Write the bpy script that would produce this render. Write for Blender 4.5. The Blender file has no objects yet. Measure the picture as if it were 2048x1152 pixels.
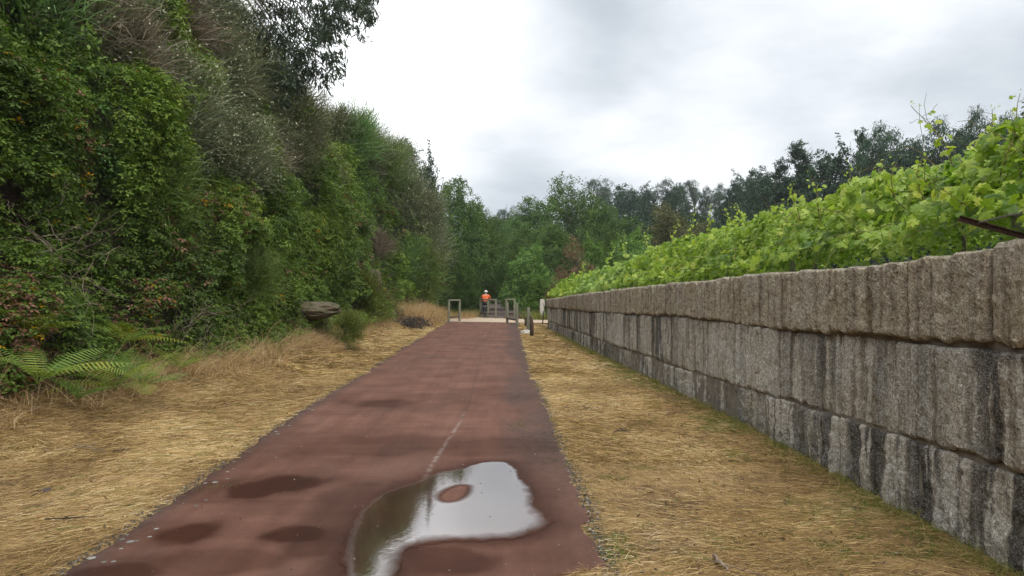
import bpy, math
import numpy as np
from mathutils import Vector, Matrix

sc = bpy.context.scene
COL = sc.collection
CAMH = 1.85
F = 1500.0                       # focal length in pixels of the 2048-wide photograph

# ------------------------------------------------------------------ camera, world, sun, exposure
cam = bpy.data.cameras.new('camera'); camo = bpy.data.objects.new('camera', cam); COL.objects.link(camo)
cam.sensor_width = 36; cam.lens = 36*F/2048; cam.clip_start = 0.05; cam.clip_end = 3000
camo.location = (0, 0, CAMH); camo.rotation_euler = (math.radians(90), 0, 0)
sc.camera = camo
sc.view_settings.view_transform = 'Standard'; sc.view_settings.look = 'None'
sc.view_settings.exposure = 0.2; sc.view_settings.gamma = 1
sc.cycles.use_denoising = True
try: sc.cycles.denoiser = 'OPENIMAGEDENOISE'
except Exception: pass
sc.cycles.max_bounces = 6; sc.cycles.diffuse_bounces = 3; sc.cycles.glossy_bounces = 2
sc.cycles.transmission_bounces = 3; sc.cycles.volume_bounces = 0; sc.cycles.caustics_reflective = False
sc.cycles.use_adaptive_sampling = True; sc.cycles.adaptive_threshold = 0.02

SUN_EL, SUN_AZ = math.radians(58), math.radians(165)     # azimuth from +Y towards +X
world = bpy.data.worlds.new("World"); sc.world = world; world.use_nodes = True
nt = world.node_tree; N = nt.nodes; L = nt.links; N.clear()
def nd(t, **k):
    n = N.new(t)
    for a, b in k.items(): setattr(n, a, b)
    return n
def lk(a, b): L.new(a, b)
out = nd('ShaderNodeOutputWorld'); bg = nd('ShaderNodeBackground')
tc = nd('ShaderNodeTexCoord')
sky = nd('ShaderNodeTexSky', sky_type='NISHITA', sun_disc=False)
sky.sun_elevation = SUN_EL; sky.sun_rotation = SUN_AZ
def wmath(op, a, b=None, c=None, clamp=False):
    m = nd('ShaderNodeMath', operation=op); m.use_clamp = clamp
    for i, v in enumerate((a, b, c)):
        if v is None: continue
        if isinstance(v, (int, float)): m.inputs[i].default_value = v
        else: lk(v, m.inputs[i])
    return m.outputs[0]
sep = nd('ShaderNodeSeparateXYZ'); lk(tc.outputs['Generated'], sep.inputs[0])
zz = wmath('ADD', wmath('MAXIMUM', sep.outputs[2], 0.0), 0.22)
cx = wmath('DIVIDE', sep.outputs[0], zz); cy = wmath('DIVIDE', sep.outputs[1], zz)
comb = nd('ShaderNodeCombineXYZ'); lk(cx, comb.inputs[0]); lk(cy, comb.inputs[1])
n1 = nd('ShaderNodeTexNoise'); n1.inputs['Scale'].default_value = 0.75; n1.inputs['Detail'].default_value = 7
n1.inputs['Roughness'].default_value = 0.5; n1.inputs['Distortion'].default_value = 0.35
mp = nd('ShaderNodeMapping'); mp.inputs['Location'].default_value = (3.1, 1.7, 0.4); lk(comb.outputs[0], mp.inputs[0]); lk(mp.outputs[0], n1.inputs['Vector'])
def wdir(px, py):
    v = Vector(((px-1024)/F, 1, (576-py)/F)); v.normalize(); return v
def blob(px, py, rad, soft):
    d = nd('ShaderNodeVectorMath', operation='DISTANCE'); nrm = nd('ShaderNodeVectorMath', operation='NORMALIZE')
    lk(tc.outputs['Generated'], nrm.inputs[0]); lk(nrm.outputs[0], d.inputs[0]); d.inputs[1].default_value = wdir(px, py)
    # break the edge up with the cloud noise
    e = wmath('ADD', d.outputs['Value'], wmath('MULTIPLY', wmath('SUBTRACT', n1.outputs[0], 0.5), 0.35))
    mr = nd('ShaderNodeMapRange'); mr.interpolation_type = 'SMOOTHERSTEP'
    lk(e, mr.inputs['Value']); mr.inputs['From Min'].default_value = rad-soft; mr.inputs['From Max'].default_value = rad+soft
    mr.inputs['To Min'].default_value = 1; mr.inputs['To Max'].default_value = 0
    return mr.outputs[0]
n2 = nd('ShaderNodeTexNoise'); n2.inputs['Scale'].default_value = 3.2; n2.inputs['Detail'].default_value = 8; n2.inputs['Roughness'].default_value = .58; lk(mp.outputs[0], n2.inputs['Vector'])
val = wmath('MULTIPLY_ADD', wmath('SUBTRACT', n1.outputs[0], 0.5), 1.4, 0.91)
val = wmath('MULTIPLY_ADD', wmath('SUBTRACT', n2.outputs[0], 0.5), .38, val)
for (px, py, rad, soft, amt) in [(720, 130, .17, .14, .55), (1150, 200, .05, .06, .18), (880, 60, .10, .10, .25),
                                 (930, 230, .05, .05, -.24), (1130, 60, .07, .07, -.20),
                                 (1900, 160, .16, .2, -.06), (1500, 20, .10, .12, -.06), (980, 400, .13, .14, -.20), (1350, 330, .12, .08, .06),
                                 (1640, 220, .07, .07, -.08), (1720, 40, .13, .12, .22), (1380, 150, .10, .10, .10), (2000, 120, .06, .06, -.10)]:
    val = wmath('MULTIPLY_ADD', blob(px, py, rad, soft), amt, val)
# overhead is the brightest part of a thinly overcast sky
up = nd('ShaderNodeMapRange'); lk(sep.outputs[2], up.inputs['Value']); up.inputs['From Min'].default_value = 0.4; up.inputs['From Max'].default_value = 0.95
up.inputs['To Min'].default_value = 0; up.inputs['To Max'].default_value = 0.55
bk = nd('ShaderNodeMapRange'); lk(sep.outputs[1], bk.inputs['Value']); bk.inputs['From Min'].default_value = 0.3; bk.inputs['From Max'].default_value = -0.6
bk.inputs['To Min'].default_value = 0; bk.inputs['To Max'].default_value = 0.45
val = wmath('ADD', wmath('ADD', val, bk.outputs[0]), up.outputs[0]); val = wmath('MAXIMUM', val, 0.45)
cr = nd('ShaderNodeValToRGB'); cr.color_ramp.elements[0].position = 0.25; cr.color_ramp.elements[0].color = (.80, .89, 1.0, 1)
cr.color_ramp.elements[1].position = 0.55; cr.color_ramp.elements[1].color = (.97, .985, 1.0, 1)
lk(wmath('MULTIPLY', val, 0.5), cr.inputs[0])
vm = nd('ShaderNodeVectorMath', operation='SCALE'); lk(cr.outputs[0], vm.inputs[0]); lk(val, vm.inputs['Scale'])
# cloud deck over the clear Nishita sky (sky physically bright: 0.1)
ss = nd('ShaderNodeVectorMath', operation='SCALE'); lk(sky.outputs[0], ss.inputs[0]); ss.inputs['Scale'].default_value = 1.0
cs = nd('ShaderNodeVectorMath', operation='SCALE'); lk(vm.outputs[0], cs.inputs[0]); cs.inputs['Scale'].default_value = 10.0
mx = nd('ShaderNodeMix', data_type='RGBA'); mx.inputs['Factor'].default_value = 0.95
lk(ss.outputs[0], mx.inputs['A']); lk(cs.outputs[0], mx.inputs['B'])
lk(mx.outputs['Result'], bg.inputs['Color']); bg.inputs['Strength'].default_value = 0.1
lk(bg.outputs[0], out.inputs[0])
world.cycles.sampling_method = 'AUTOMATIC'

sl = bpy.data.lights.new('sun', 'SUN'); sl.energy = 1.2; sl.angle = math.radians(25); sl.color = (1, .96, .9)
so = bpy.data.objects.new('sun', sl); COL.objects.link(so)
sd = Vector((math.cos(SUN_EL)*math.sin(SUN_AZ), math.cos(SUN_EL)*math.cos(SUN_AZ), math.sin(SUN_EL)))
so.rotation_euler = sd.to_track_quat('Z', 'Y').to_euler(); so.location = (0, 0, 60)

# ------------------------------------------------------------------ helpers
rng = np.random.default_rng(11)
def sm(x, a, b):
    t = np.clip((np.asarray(x, float)-a)/(b-a), 0, 1); return t*t*(3-2*t)
def vnoise(p, seed=0):
    p = np.atleast_2d(np.asarray(p, float)); i = np.floor(p).astype(np.int64); f = p-i; f = f*f*(3-2*f)
    def h(ix, iy, iz):
        n = (ix*374761393 + iy*668265263 + iz*2147483647 + seed*1274126177) & 0xffffffff
        n = ((n ^ (n >> 13))*1103515245) & 0xffffffff; n = ((n ^ (n >> 16))*2246822519) & 0xffffffff; n ^= n >> 15
        return (n & 0xffffff)/float(0x1000000)
    r = 0
    for a in (0, 1):
        for b in (0, 1):
            for c in (0, 1):
                w = (f[:, 0] if a else 1-f[:, 0])*(f[:, 1] if b else 1-f[:, 1])*(f[:, 2] if c else 1-f[:, 2])
                r = r + w*h(i[:, 0]+a, i[:, 1]+b, i[:, 2]+c)
    return r
def fbm(p, seed=0, o=4, g=.5):
    p = np.asarray(p, float); r = 0; a = 1; t = 0
    for k in range(o):
        r = r + a*vnoise(p*2**k, seed+k*17); t += a; a *= g
    return r/t
def pts(*a): return np.stack(np.broadcast_arrays(*[np.asarray(x, float) for x in a]), -1).reshape(-1, len(a))

def mesh_np(name, V, Fs, mats, attrs=None, smooth=False, mi=None):
    """V (n,3); Fs list of (m,k) int arrays; attrs dict of per-vertex floats"""
    if not isinstance(Fs, (list, tuple)): Fs = [Fs]
    if not isinstance(mats, (list, tuple)): mats = [mats]
    Fs = [np.asarray(f, np.int32) for f in Fs if len(f)]
    me = bpy.data.meshes.new(name)
    V = np.asarray(V, np.float32)
    me.vertices.add(len(V)); me.vertices.foreach_set('co', V.ravel())
    nl = sum(f.size for f in Fs); npoly = sum(len(f) for f in Fs)
    me.loops.add(nl); me.polygons.add(npoly)
    me.loops.foreach_set('vertex_index', np.concatenate([f.ravel() for f in Fs]).astype(np.int32))
    tot = np.concatenate([np.full(len(f), f.shape[1], np.int32) for f in Fs])
    st = np.concatenate([[0], np.cumsum(tot)[:-1]]).astype(np.int32)
    me.polygons.foreach_set('loop_start', st); me.polygons.foreach_set('loop_total', tot)
    me.polygons.foreach_set('use_smooth', np.full(npoly, bool(smooth)))
    if mi is not None: me.polygons.foreach_set('material_index', np.asarray(mi, np.int32))
    for m in mats: me.materials.append(m)
    for k, v in (attrs or {}).items():
        a = me.attributes.new(k, 'FLOAT', 'POINT'); a.data.foreach_set('value', np.asarray(v, np.float32))
    me.update(); me.validate()
    return me
def ob(name, me, parent=None, loc=None, rot=None, scale=None):
    o = bpy.data.objects.new(name, me); COL.objects.link(o)
    if parent is not None: o.parent = parent
    if loc is not None: o.location = loc
    if rot is not None: o.rotation_euler = rot
    if scale is not None: o.scale = scale if hasattr(scale, '__len__') else (scale,)*3
    return o
def tag(o, label, cat, group=None, kind=None):
    if label: o['label'] = label
    if cat: o['category'] = cat
    if group: o['group'] = group
    if kind: o['kind'] = kind
    return o
def thing(name, label, cat, loc=(0, 0, 0), rz=0, group=None, scale=1):
    o = ob(name, None, loc=loc, rot=(0, 0, rz), scale=scale); o.empty_display_size = .2
    return tag(o, label, cat, group)
def at(px, d, z=0): return ((px-1024)/F*d, d, z)
def zat(py, d): return CAMH-(py-576)/F*d
def dg(py): return CAMH*F/(py-576)

class MB:
    """collects tubes / boxes / leaves into one mesh"""
    def __init__(s): s.V = []; s.Q = []; s.T = []; s.n = 0; s.A = []
    def add(s, V, Q=None, T=None, rnd=0.5):
        V = np.asarray(V, float)
        s.V.append(V); s.A.append(np.full(len(V), rnd) if np.isscalar(rnd) else np.asarray(rnd))
        if Q is not None: s.Q.append(np.asarray(Q)+s.n)
        if T is not None: s.T.append(np.asarray(T)+s.n)
        s.n += len(V); return s
    def tube(s, P, r, k=6, rnd=.5, cap=True):
        P = np.asarray(P, float); n = len(P); r = np.broadcast_to(np.asarray(r, float), (n,))
        T = np.gradient(P, axis=0); T /= np.linalg.norm(T, axis=1, keepdims=True)+1e-9
        ref = np.array([0, 0, 1.]) if abs(T[:, 2]).mean() < .8 else np.array([1., 0, 0])
        B = np.cross(T, ref); B /= np.linalg.norm(B, axis=1, keepdims=True)+1e-9; C = np.cross(T, B)
        a = np.arange(k)*2*np.pi/k
        V = P[:, None]+r[:, None, None]*(np.cos(a)[None, :, None]*B[:, None]+np.sin(a)[None, :, None]*C[:, None])
        V = V.reshape(-1, 3); i = np.arange(n-1)[:, None]*k; j = np.arange(k)[None]; jn = (j+1) % k
        Q = np.stack([i+j, i+jn, i+k+jn, i+k+j], -1).reshape(-1, 4)
        T3 = None
        if cap:
            V = np.vstack([V, P[0], P[-1]]); jj = np.arange(k); jn = (jj+1) % k
            T3 = np.vstack([np.stack([np.full(k, n*k), jn, jj], -1), np.stack([np.full(k, n*k+1), (n-1)*k+jj, (n-1)*k+jn], -1)])
        return s.add(V, Q, T3, rnd)
    def box(s, c, h, R=None, rnd=.5, taper=1):
        v = np.array([[x, y, z] for z in (-1, 1) for y in (-1, 1) for x in (-1, 1)], float)
        v[4:, :2] *= taper; v = v*np.asarray(h)
        if R is not None: v = v@np.asarray(R).T
        return s.add(v+np.asarray(c), [[0, 2, 3, 1], [4, 5, 7, 6], [0, 1, 5, 4], [2, 6, 7, 3], [0, 4, 6, 2], [1, 3, 7, 5]], None, rnd)
    def mesh(s, name, mat, smooth=False):
        Fs = []
        if s.Q: Fs.append(np.vstack(s.Q))
        if s.T: Fs.append(np.vstack(s.T))
        return mesh_np(name, np.vstack(s.V), Fs, mat, {'rnd': np.concatenate(s.A)}, smooth)
    def build(s, name, mat, parent=None, smooth=False, **k): return ob(name, s.mesh(name, mat, smooth), parent, **k)

def norm(v): return v/(np.linalg.norm(v, axis=-1, keepdims=True)+1e-9)
def scatter(tv, tf, pos, nrm, size, rnd, tang=None, r=rng):
    """copies of a leaf template: x along the leaf, z along its normal"""
    n = len(pos); nrm = norm(nrm)
    t = r.normal(size=(n, 3)) if tang is None else tang+r.normal(size=(n, 3))*.15
    t = norm(t-nrm*np.sum(t*nrm, 1, keepdims=True)); b = np.cross(nrm, t)
    V = pos[:, None]+np.asarray(size).reshape(-1, 1, 1)*(tv[None, :, 0:1]*t[:, None]+tv[None, :, 1:2]*b[:, None]+tv[None, :, 2:3]*nrm[:, None])
    T = tf[None]+np.arange(n)[:, None, None]*len(tv)
    return V.reshape(-1, 3), T.reshape(-1, tf.shape[1]), np.repeat(rnd, len(tv))
LEAF = (np.array([[0, 0, 0], [.45, .27, .07], [1, 0, -.08], [.45, -.27, .07]], float), np.array([[0, 1, 2], [0, 2, 3]]))
LONG = (np.array([[0, 0, 0], [.35, .09, .0], [.35, -.09, 0], [.7, .07, -.05], [.7, -.07, -.05], [1, .04, -.14]], float), np.array([[0, 2, 1], [1, 2, 4], [1, 4, 3], [3, 4, 5]]))
def _tre():
    V = []; T = []
    for k, a in enumerate((-1.25, 0, 1.25)):
        l = LEAF[0].copy()*(.62 if k != 1 else .75); l[:, 0] += .12
        c, s_ = math.cos(a), math.sin(a); V.append(np.stack([l[:, 0]*c-l[:, 1]*s_, l[:, 0]*s_+l[:, 1]*c, l[:, 2]-.08*abs(a)*l[:, 0]], -1)); T.append(LEAF[1]+4*k)
    return np.vstack(V), np.vstack(T)
TRE = _tre()
def _vine():
    ang = np.radians([180, 150, 122, 95, 72, 52, 33, 16, 0]); rad = [.16, .52, .46, .66, .50, .82, .60, .72, 1.0]
    up = [(r*math.cos(a), r*math.sin(a)) for a, r in zip(ang, rad)]
    o = up + [(x, -y) for x, y in up[-2:0:-1]]
    V = np.array([(0.05, 0, .0)]+[(x, y, .10*math.sin(3*x)-.16*y*y-.10*x*x) for x, y in o]); V[:, 0] *= .62; V[:, 1] *= .72
    n = len(o); T = np.array([[0, 1+i, 1+(i+1) % n] for i in range(n)]); return V, T
VINE = _vine()

# ------------------------------------------------------------------ materials
def new_mat(name):
    m = bpy.data.materials.new(name); m.use_nodes = True; t = m.node_tree; t.nodes.clear()
    o = t.nodes.new('ShaderNodeOutputMaterial'); return m, t, o
class G:
    def __init__(s, t): s.t = t
    def n(s, ty, ins=None, **k):
        n = s.t.nodes.new(ty)
        for a, b in k.items(): setattr(n, a, b)
        for a, b in (ins or {}).items():
            if hasattr(b, 'links') or isinstance(b, bpy.types.NodeSocket): s.t.links.new(b, n.inputs[a])
            else: n.inputs[a].default_value = b
        return n
    def m(s, op, a, b=0.0, c=0.0, clamp=False):
        n = s.n('ShaderNodeMath', {0: a, 1: b, 2: c}, operation=op); n.use_clamp = clamp; return n.outputs[0]
    def noise(s, vec, scale, detail=3, rough=.5, dist=0):
        return s.n('ShaderNodeTexNoise', {'Vector': vec, 'Scale': scale, 'Detail': detail, 'Roughness': rough, 'Distortion': dist}).outputs[0]
    def ramp(s, fac, stops, interp='LINEAR'):
        n = s.n('ShaderNodeValToRGB', {0: fac}); e = n.color_ramp.elements; n.color_ramp.interpolation = interp
        while len(e) < len(stops): e.new(0.5)
        for q, (p, c) in zip(e, stops): q.position = p; q.color = (*c, 1) if len(c) == 3 else c
        return n.outputs[0]
    def mix(s, f, a, b, blend='MIX'):
        n = s.n('ShaderNodeMix', data_type='RGBA', blend_type=blend)
        for k, v in (('Factor', f), ('A', a), ('B', b)):
            if isinstance(v, bpy.types.NodeSocket): s.t.links.new(v, n.inputs[k])
            else: n.inputs[k].default_value = v if k == 'Factor' else (*v, 1)
        return n.outputs['Result']
    def mapr(s, v, a, b, c=0, d=1):
        return s.n('ShaderNodeMapRange', {'Value': v, 'From Min': a, 'From Max': b, 'To Min': c, 'To Max': d}).outputs[0]
    def attr(s, name): return s.n('ShaderNodeAttribute', attribute_name=name).outputs['Fac']
    def obj(s, sx=1, sy=1, sz=1):
        c = s.n('ShaderNodeTexCoord').outputs['Object']
        if (sx, sy, sz) == (1, 1, 1): return c
        return s.n('ShaderNodeMapping', {'Vector': c, 'Scale': (sx, sy, sz)}).outputs[0]
def leaf_mat(name, stops, transl=.3, rough=.55, spec=.25, var=.25, hue=.02):
    m, t, o = new_mat(name); g = G(t)
    c = g.ramp(g.attr('rnd'), stops)
    oi = g.n('ShaderNodeObjectInfo').outputs['Random']
    hs = g.n('ShaderNodeHueSaturation', {'Hue': g.mapr(oi, 0, 1, .5-hue, .5+hue), 'Saturation': g.mapr(oi, 0, 1, 1.05, .9), 'Value': g.mapr(oi, 0, 1, 1-var, 1+var), 'Color': c}).outputs[0]
    p = g.n('ShaderNodeBsdfPrincipled', {'Base Color': hs, 'Roughness': rough, 'Specular IOR Level': spec})
    tr = g.n('ShaderNodeBsdfTranslucent', {'Color': g.mix(1, hs, (1.15, 1.25, .6), 'MULTIPLY')})
    mx = g.n('ShaderNodeMixShader', {0: transl, 1: p.outputs[0], 2: tr.outputs[0]})
    t.links.new(mx.outputs[0], o.inputs[0]); return m
def simple_mat(name, c1, c2, scale=8, rough=.8, stretch=(1, 1, 1), bump=.3, bs=30, metal=0, spec=.4, bd=.01):
    m, t, o = new_mat(name); g = G(t); v = g.obj(*stretch)
    f = g.noise(v, scale, 5, .6); c = g.ramp(f, [(.3, c1), (.7, c2)])
    p = g.n('ShaderNodeBsdfPrincipled', {'Base Color': c, 'Roughness': rough, 'Metallic': metal, 'Specular IOR Level': spec})
    if bump:
        b = g.n('ShaderNodeBump', {'Strength': bump, 'Distance': bd, 'Height': g.noise(v, bs, 4, .6)}); t.links.new(b.outputs[0], p.inputs['Normal'])
    t.links.new(p.outputs[0], o.inputs[0]); return m
M = {}
M['bramble'] = leaf_mat('bramble leaf', [(0, (.075, .13, .035)), (.3, (.12, .225, .04)), (.6, (.20, .335, .06)), (.72, (.30, .43, .085)), (.74, (.17, .09, .05)), (.86, (.34, .21, .12)), (.93, (.45, .33, .20)), (.95, (.55, .36, .03)), (1, (.65, .45, .03))], .28)
M['bush'] = leaf_mat('bush leaf', [(0, (.05, .10, .025)), (.5, (.13, .23, .05)), (1, (.26, .37, .08))], .3)
M['broom'] = leaf_mat('broom stem', [(0, (.07, .085, .04)), (.55, (.20, .215, .11)), (.62, (.26, .27, .16)), (1, (.46, .44, .32))], .15, hue=.015, var=.2)
M['broom_brown'] = leaf_mat('dry broom stem', [(0, (.10, .08, .055)), (.55, (.27, .215, .15)), (.62, (.24, .20, .13)), (1, (.42, .38, .28))], .1)
M['broom_green'] = leaf_mat('green broom stem', [(0, (.07, .12, .035)), (.55, (.17, .27, .07)), (.62, (.18, .26, .07)), (1, (.40, .40, .18))], .2)
M['broom_yellow'] = leaf_mat('yellow broom stem', [(0, (.06, .09, .02)), (.55, (.16, .20, .035)), (.62, (.20, .22, .04)), (1, (.55, .40, .04))], .2)
M['fern'] = leaf_mat('fern frond', [(0, (.06, .14, .025)), (.5, (.13, .21, .03)), (.8, (.26, .29, .035)), (1, (.34, .25, .04))], .3, spec=.15)
M['tree'] = leaf_mat('broad leaf', [(0, (.030, .064, .012)), (.5, (.072, .135, .022)), (1, (.145, .225, .04))], .28, hue=.012, var=.18)
M['tree_bright'] = leaf_mat('fresh leaf', [(0, (.06, .13, .02)), (.5, (.11, .20, .03)), (1, (.20, .30, .055))], .33, hue=.008)
M['tree_dark'] = leaf_mat('dark leaf', [(0, (.014, .036, .016)), (.5, (.028, .064, .028)), (1, (.058, .11, .046))], .2, hue=.012, var=.2)
M['tree_brown'] = leaf_mat('withered leaf', [(0, (.08, .06, .03)), (.5, (.19, .11, .06)), (.8, (.26, .16, .08)), (1, (.16, .19, .06))], .2)
M['tree_olive'] = leaf_mat('olive brown leaf', [(0, (.055, .06, .025)), (.5, (.12, .12, .05)), (1, (.20, .20, .06))], .25)
M['euc'] = leaf_mat('eucalyptus leaf', [(0, (.02, .035, .022)), (.5, (.045, .07, .04)), (1, (.09, .12, .07))], .2, spec=.4, rough=.4)
M['vine'] = leaf_mat('vine leaf', [(0, (.10, .19, .03)), (.3, (.22, .34, .04)), (.65, (.33, .45, .06)), (.9, (.44, .54, .10)), (1, (.50, .55, .11))], .45, rough=.42, spec=.35, var=.06, hue=.005)
M['cane'] = simple_mat('vine cane', (.10, .12, .03), (.20, .16, .06), 20)
M['straw'] = leaf_mat('straw', [(0, (.18, .11, .05)), (.3, (.43, .29, .13)), (.75, (.64, .46, .22)), (.93, (.80, .64, .40)), (.96, (.14, .18, .03)), (1, (.10, .17, .025))], .18, spec=.2, var=0, hue=0)
M['grass'] = leaf_mat('grass', [(0, (.07, .12, .02)), (.6, (.15, .21, .04)), (.85, (.28, .26, .07)), (1, (.5, .4, .2))], .3, spec=.2)
M['drygrass'] = leaf_mat('tall dry grass', [(0, (.30, .19, .10)), (.5, (.56, .40, .21)), (1, (.78, .62, .38))], .35, spec=.2)
M['bark'] = simple_mat('bark', (.05, .04, .03), (.14, .12, .09), 6, .9, (6, 6, 1), .6)
M['twig'] = simple_mat('dead twig', (.15, .11, .08), (.30, .24, .18), 12, .9, bump=0)
M['twig_dark'] = simple_mat('dark twig', (.035, .028, .022), (.12, .09, .075), 12, .9, bump=0)
M['wood'] = simple_mat('weathered round timber', (.11, .115, .08), (.24, .23, .165), 7, .85, (8, 8, 1), .4)
M['wood_dark'] = simple_mat('stained timber', (.045, .035, .028), (.12, .08, .06), 6, .85, (6, 6, 1), .4)
M['rust'] = simple_mat('rusty iron', (.035, .022, .016), (.10, .055, .035), 30, .85, bump=.4, bs=80, metal=.3)
M['wire'] = simple_mat('wire', (.10, .09, .08), (.16, .14, .12), 30, .5, bump=0, metal=.6)
M['rock'] = simple_mat('rock', (.035, .045, .015), (.20, .15, .10), 3.5, .95, bump=.8, bs=14, bd=.05)
M['concrete'] = simple_mat('pale marker stone', (.36, .34, .29), (.55, .52, .46), 9, .9, bump=.5)
M['mortar'] = simple_mat('mortar', (.13, .11, .09), (.26, .23, .19), 6, .95, bump=.5, bs=60)
M['skin'] = simple_mat('skin', (.42, .26, .19), (.48, .30, .22), 10, .55, bump=0)
M['jacket'] = simple_mat('orange fabric', (.55, .095, .02), (.68, .14, .03), 12, .75, bump=.2, bs=12)
M['trousers'] = simple_mat('dark fabric', (.02, .02, .025), (.045, .045, .05), 12, .8, bump=.2)
M['white'] = simple_mat('white shell', (.78, .78, .76), (.84, .84, .82), 6, .35, bump=0)
M['black'] = simple_mat('black rubber', (.015, .015, .015), (.035, .035, .035), 20, .6, bump=0)
M['metal'] = simple_mat('grey metal', (.25, .25, .26), (.4, .4, .42), 20, .35, bump=0, metal=.9)
M['bag'] = simple_mat('dark bag', (.03, .03, .035), (.07, .07, .075), 9, .8)
M['gravel'] = leaf_mat('gravel', [(0, (.05, .045, .04)), (.6, (.14, .125, .11)), (1, (.42, .40, .36))], 0, .9, var=0, hue=0)
M['lichen'] = leaf_mat('lichen', [(0, (.13, .13, .11)), (1, (.27, .27, .24))], 0, .95, var=0, hue=0)

def ground_mat(name, cols, sc1=1.2, fine=(60, 14), bumpd=.03):
    m, t, o = new_mat(name); g = G(t); v = g.obj()
    f1 = g.noise(v, sc1, 5, .6); f2 = g.noise(g.obj(fine[1], fine[0], fine[0]), 1, 4, .7, 1.5)
    f3 = g.noise(v, 9, 4, .6)
    f = g.m('ADD', g.m('MULTIPLY', f1, .35), g.m('ADD', g.m('MULTIPLY', f2, .4), g.m('MULTIPLY', f3, .25)))
    c = g.ramp(f, cols)
    p = g.n('ShaderNodeBsdfPrincipled', {'Base Color': c, 'Roughness': .95, 'Specular IOR Level': .15})
    b = g.n('ShaderNodeBump', {'Strength': .8, 'Distance': bumpd, 'Height': g.m('ADD', f2, g.m('MULTIPLY', f3, 1.5))}); t.links.new(b.outputs[0], p.inputs['Normal'])
    t.links.new(p.outputs[0], o.inputs[0]); return m
M['verge'] = ground_mat('mown straw ground', [(.38, (.055, .034, .02)), (.46, (.20, .125, .06)), (.53, (.34, .225, .10)), (.62, (.47, .33, .155))])
M['soil'] = ground_mat('bank soil', [(.34, (.03, .024, .016)), (.5, (.10, .075, .055)), (.66, (.21, .165, .125))], 2, (20, 20), .06)
M['floor'] = ground_mat('rough grass ground', [(.34, (.02, .03, .012)), (.5, (.05, .07, .022)), (.66, (.13, .13, .045))], 1.5, (20, 20), .06)
M['sand'] = ground_mat('sandy crossing', [(.34, (.34, .25, .17)), (.5, (.47, .37, .27)), (.66, (.56, .46, .35))], 1, (8, 8), .01)
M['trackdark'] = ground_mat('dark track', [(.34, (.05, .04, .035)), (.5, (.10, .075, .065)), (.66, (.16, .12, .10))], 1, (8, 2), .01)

def path_mat():
    m, t, o = new_mat('red asphalt'); g = G(t); v = g.obj()
    wet = g.attr('wet'); wat = g.attr('water'); moss = g.attr('moss'); line = g.attr('line')
    fine = g.noise(v, 260, 3, .7); mid = g.noise(v, 1.3, 5, .55); along = g.noise(g.obj(5, .35, 1), 1, 4, .6); cross = g.noise(g.obj(.5, 5, 1), 1, 4, .6)
    c = g.ramp(g.m('ADD', g.m('MULTIPLY', mid, .5), g.m('ADD', g.m('MULTIPLY', along, .32), g.m('MULTIPLY', cross, .18))), [(.36, (.088, .042, .029)), (.5, (.128, .063, .044)), (.64, (.165, .086, .062))])
    c = g.mix(g.mapr(fine, .3, .7, 0, 1), c, g.mix(1, c, (1.35, 1.35, 1.4), 'MULTIPLY'))
    c = g.mix(g.mapr(g.noise(v, 40, 3, .7), .60, .72, 0, .45), c, (.05, .03, .024))
    c = g.mix(g.mapr(g.noise(v, 48, 2, .5), .70, .76), c, (.24, .19, .16))
    c = g.mix(moss, c, g.ramp(g.noise(v, 14, 5, .7), [(.35, (.035, .028, .025)), (.6, (.09, .068, .058))]))
    c = g.mix(line, c, (.27, .22, .19))
    c = g.mix(wet, c, g.mix(1, c, (.27, .17, .11), 'MULTIPLY'))
    wrip = g.m('MULTIPLY_ADD', g.m('SUBTRACT', g.noise(v, 9, 4, .6), .5), .12, wat)
    w1 = g.mapr(wrip, .12, .55)
    rough = g.mapr(w1, 0, 1, .62, .03)
    rough = g.m('SUBTRACT', rough, g.m('MULTIPLY', wet, g.m('MULTIPLY', g.m('SUBTRACT', 1, w1), .2)))
    h = g.m('MULTIPLY', g.m('ADD', fine, g.m('MULTIPLY', g.noise(v, 90, 2), .6)), g.m('SUBTRACT', 1, w1))
    b = g.n('ShaderNodeBump', {'Strength': .55, 'Distance': .004, 'Height': h})
    lev = g.n('ShaderNodeVectorMath', {0: (0, .027, 1.0)}, operation='NORMALIZE').outputs[0]
    b2 = g.n('ShaderNodeBump', {'Strength': .03, 'Distance': .01, 'Height': g.noise(v, 30, 2), 'Normal': lev})
    p = g.n('ShaderNodeBsdfPrincipled', {'Base Color': c, 'Roughness': .85, 'Specular IOR Level': .12, 'Normal': b.outputs[0],
        'Coat Weight': g.m('MULTIPLY', g.m('MAXIMUM', w1, g.m('MULTIPLY', wet, .03)), 1), 'Coat Roughness': g.mapr(w1, 0, .8, .35, .015), 'Coat IOR': 3.0, 'Coat Normal': b2.outputs[0]})
    t.links.new(p.outputs[0], o.inputs[0]); return m
M['path'] = path_mat()

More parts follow.
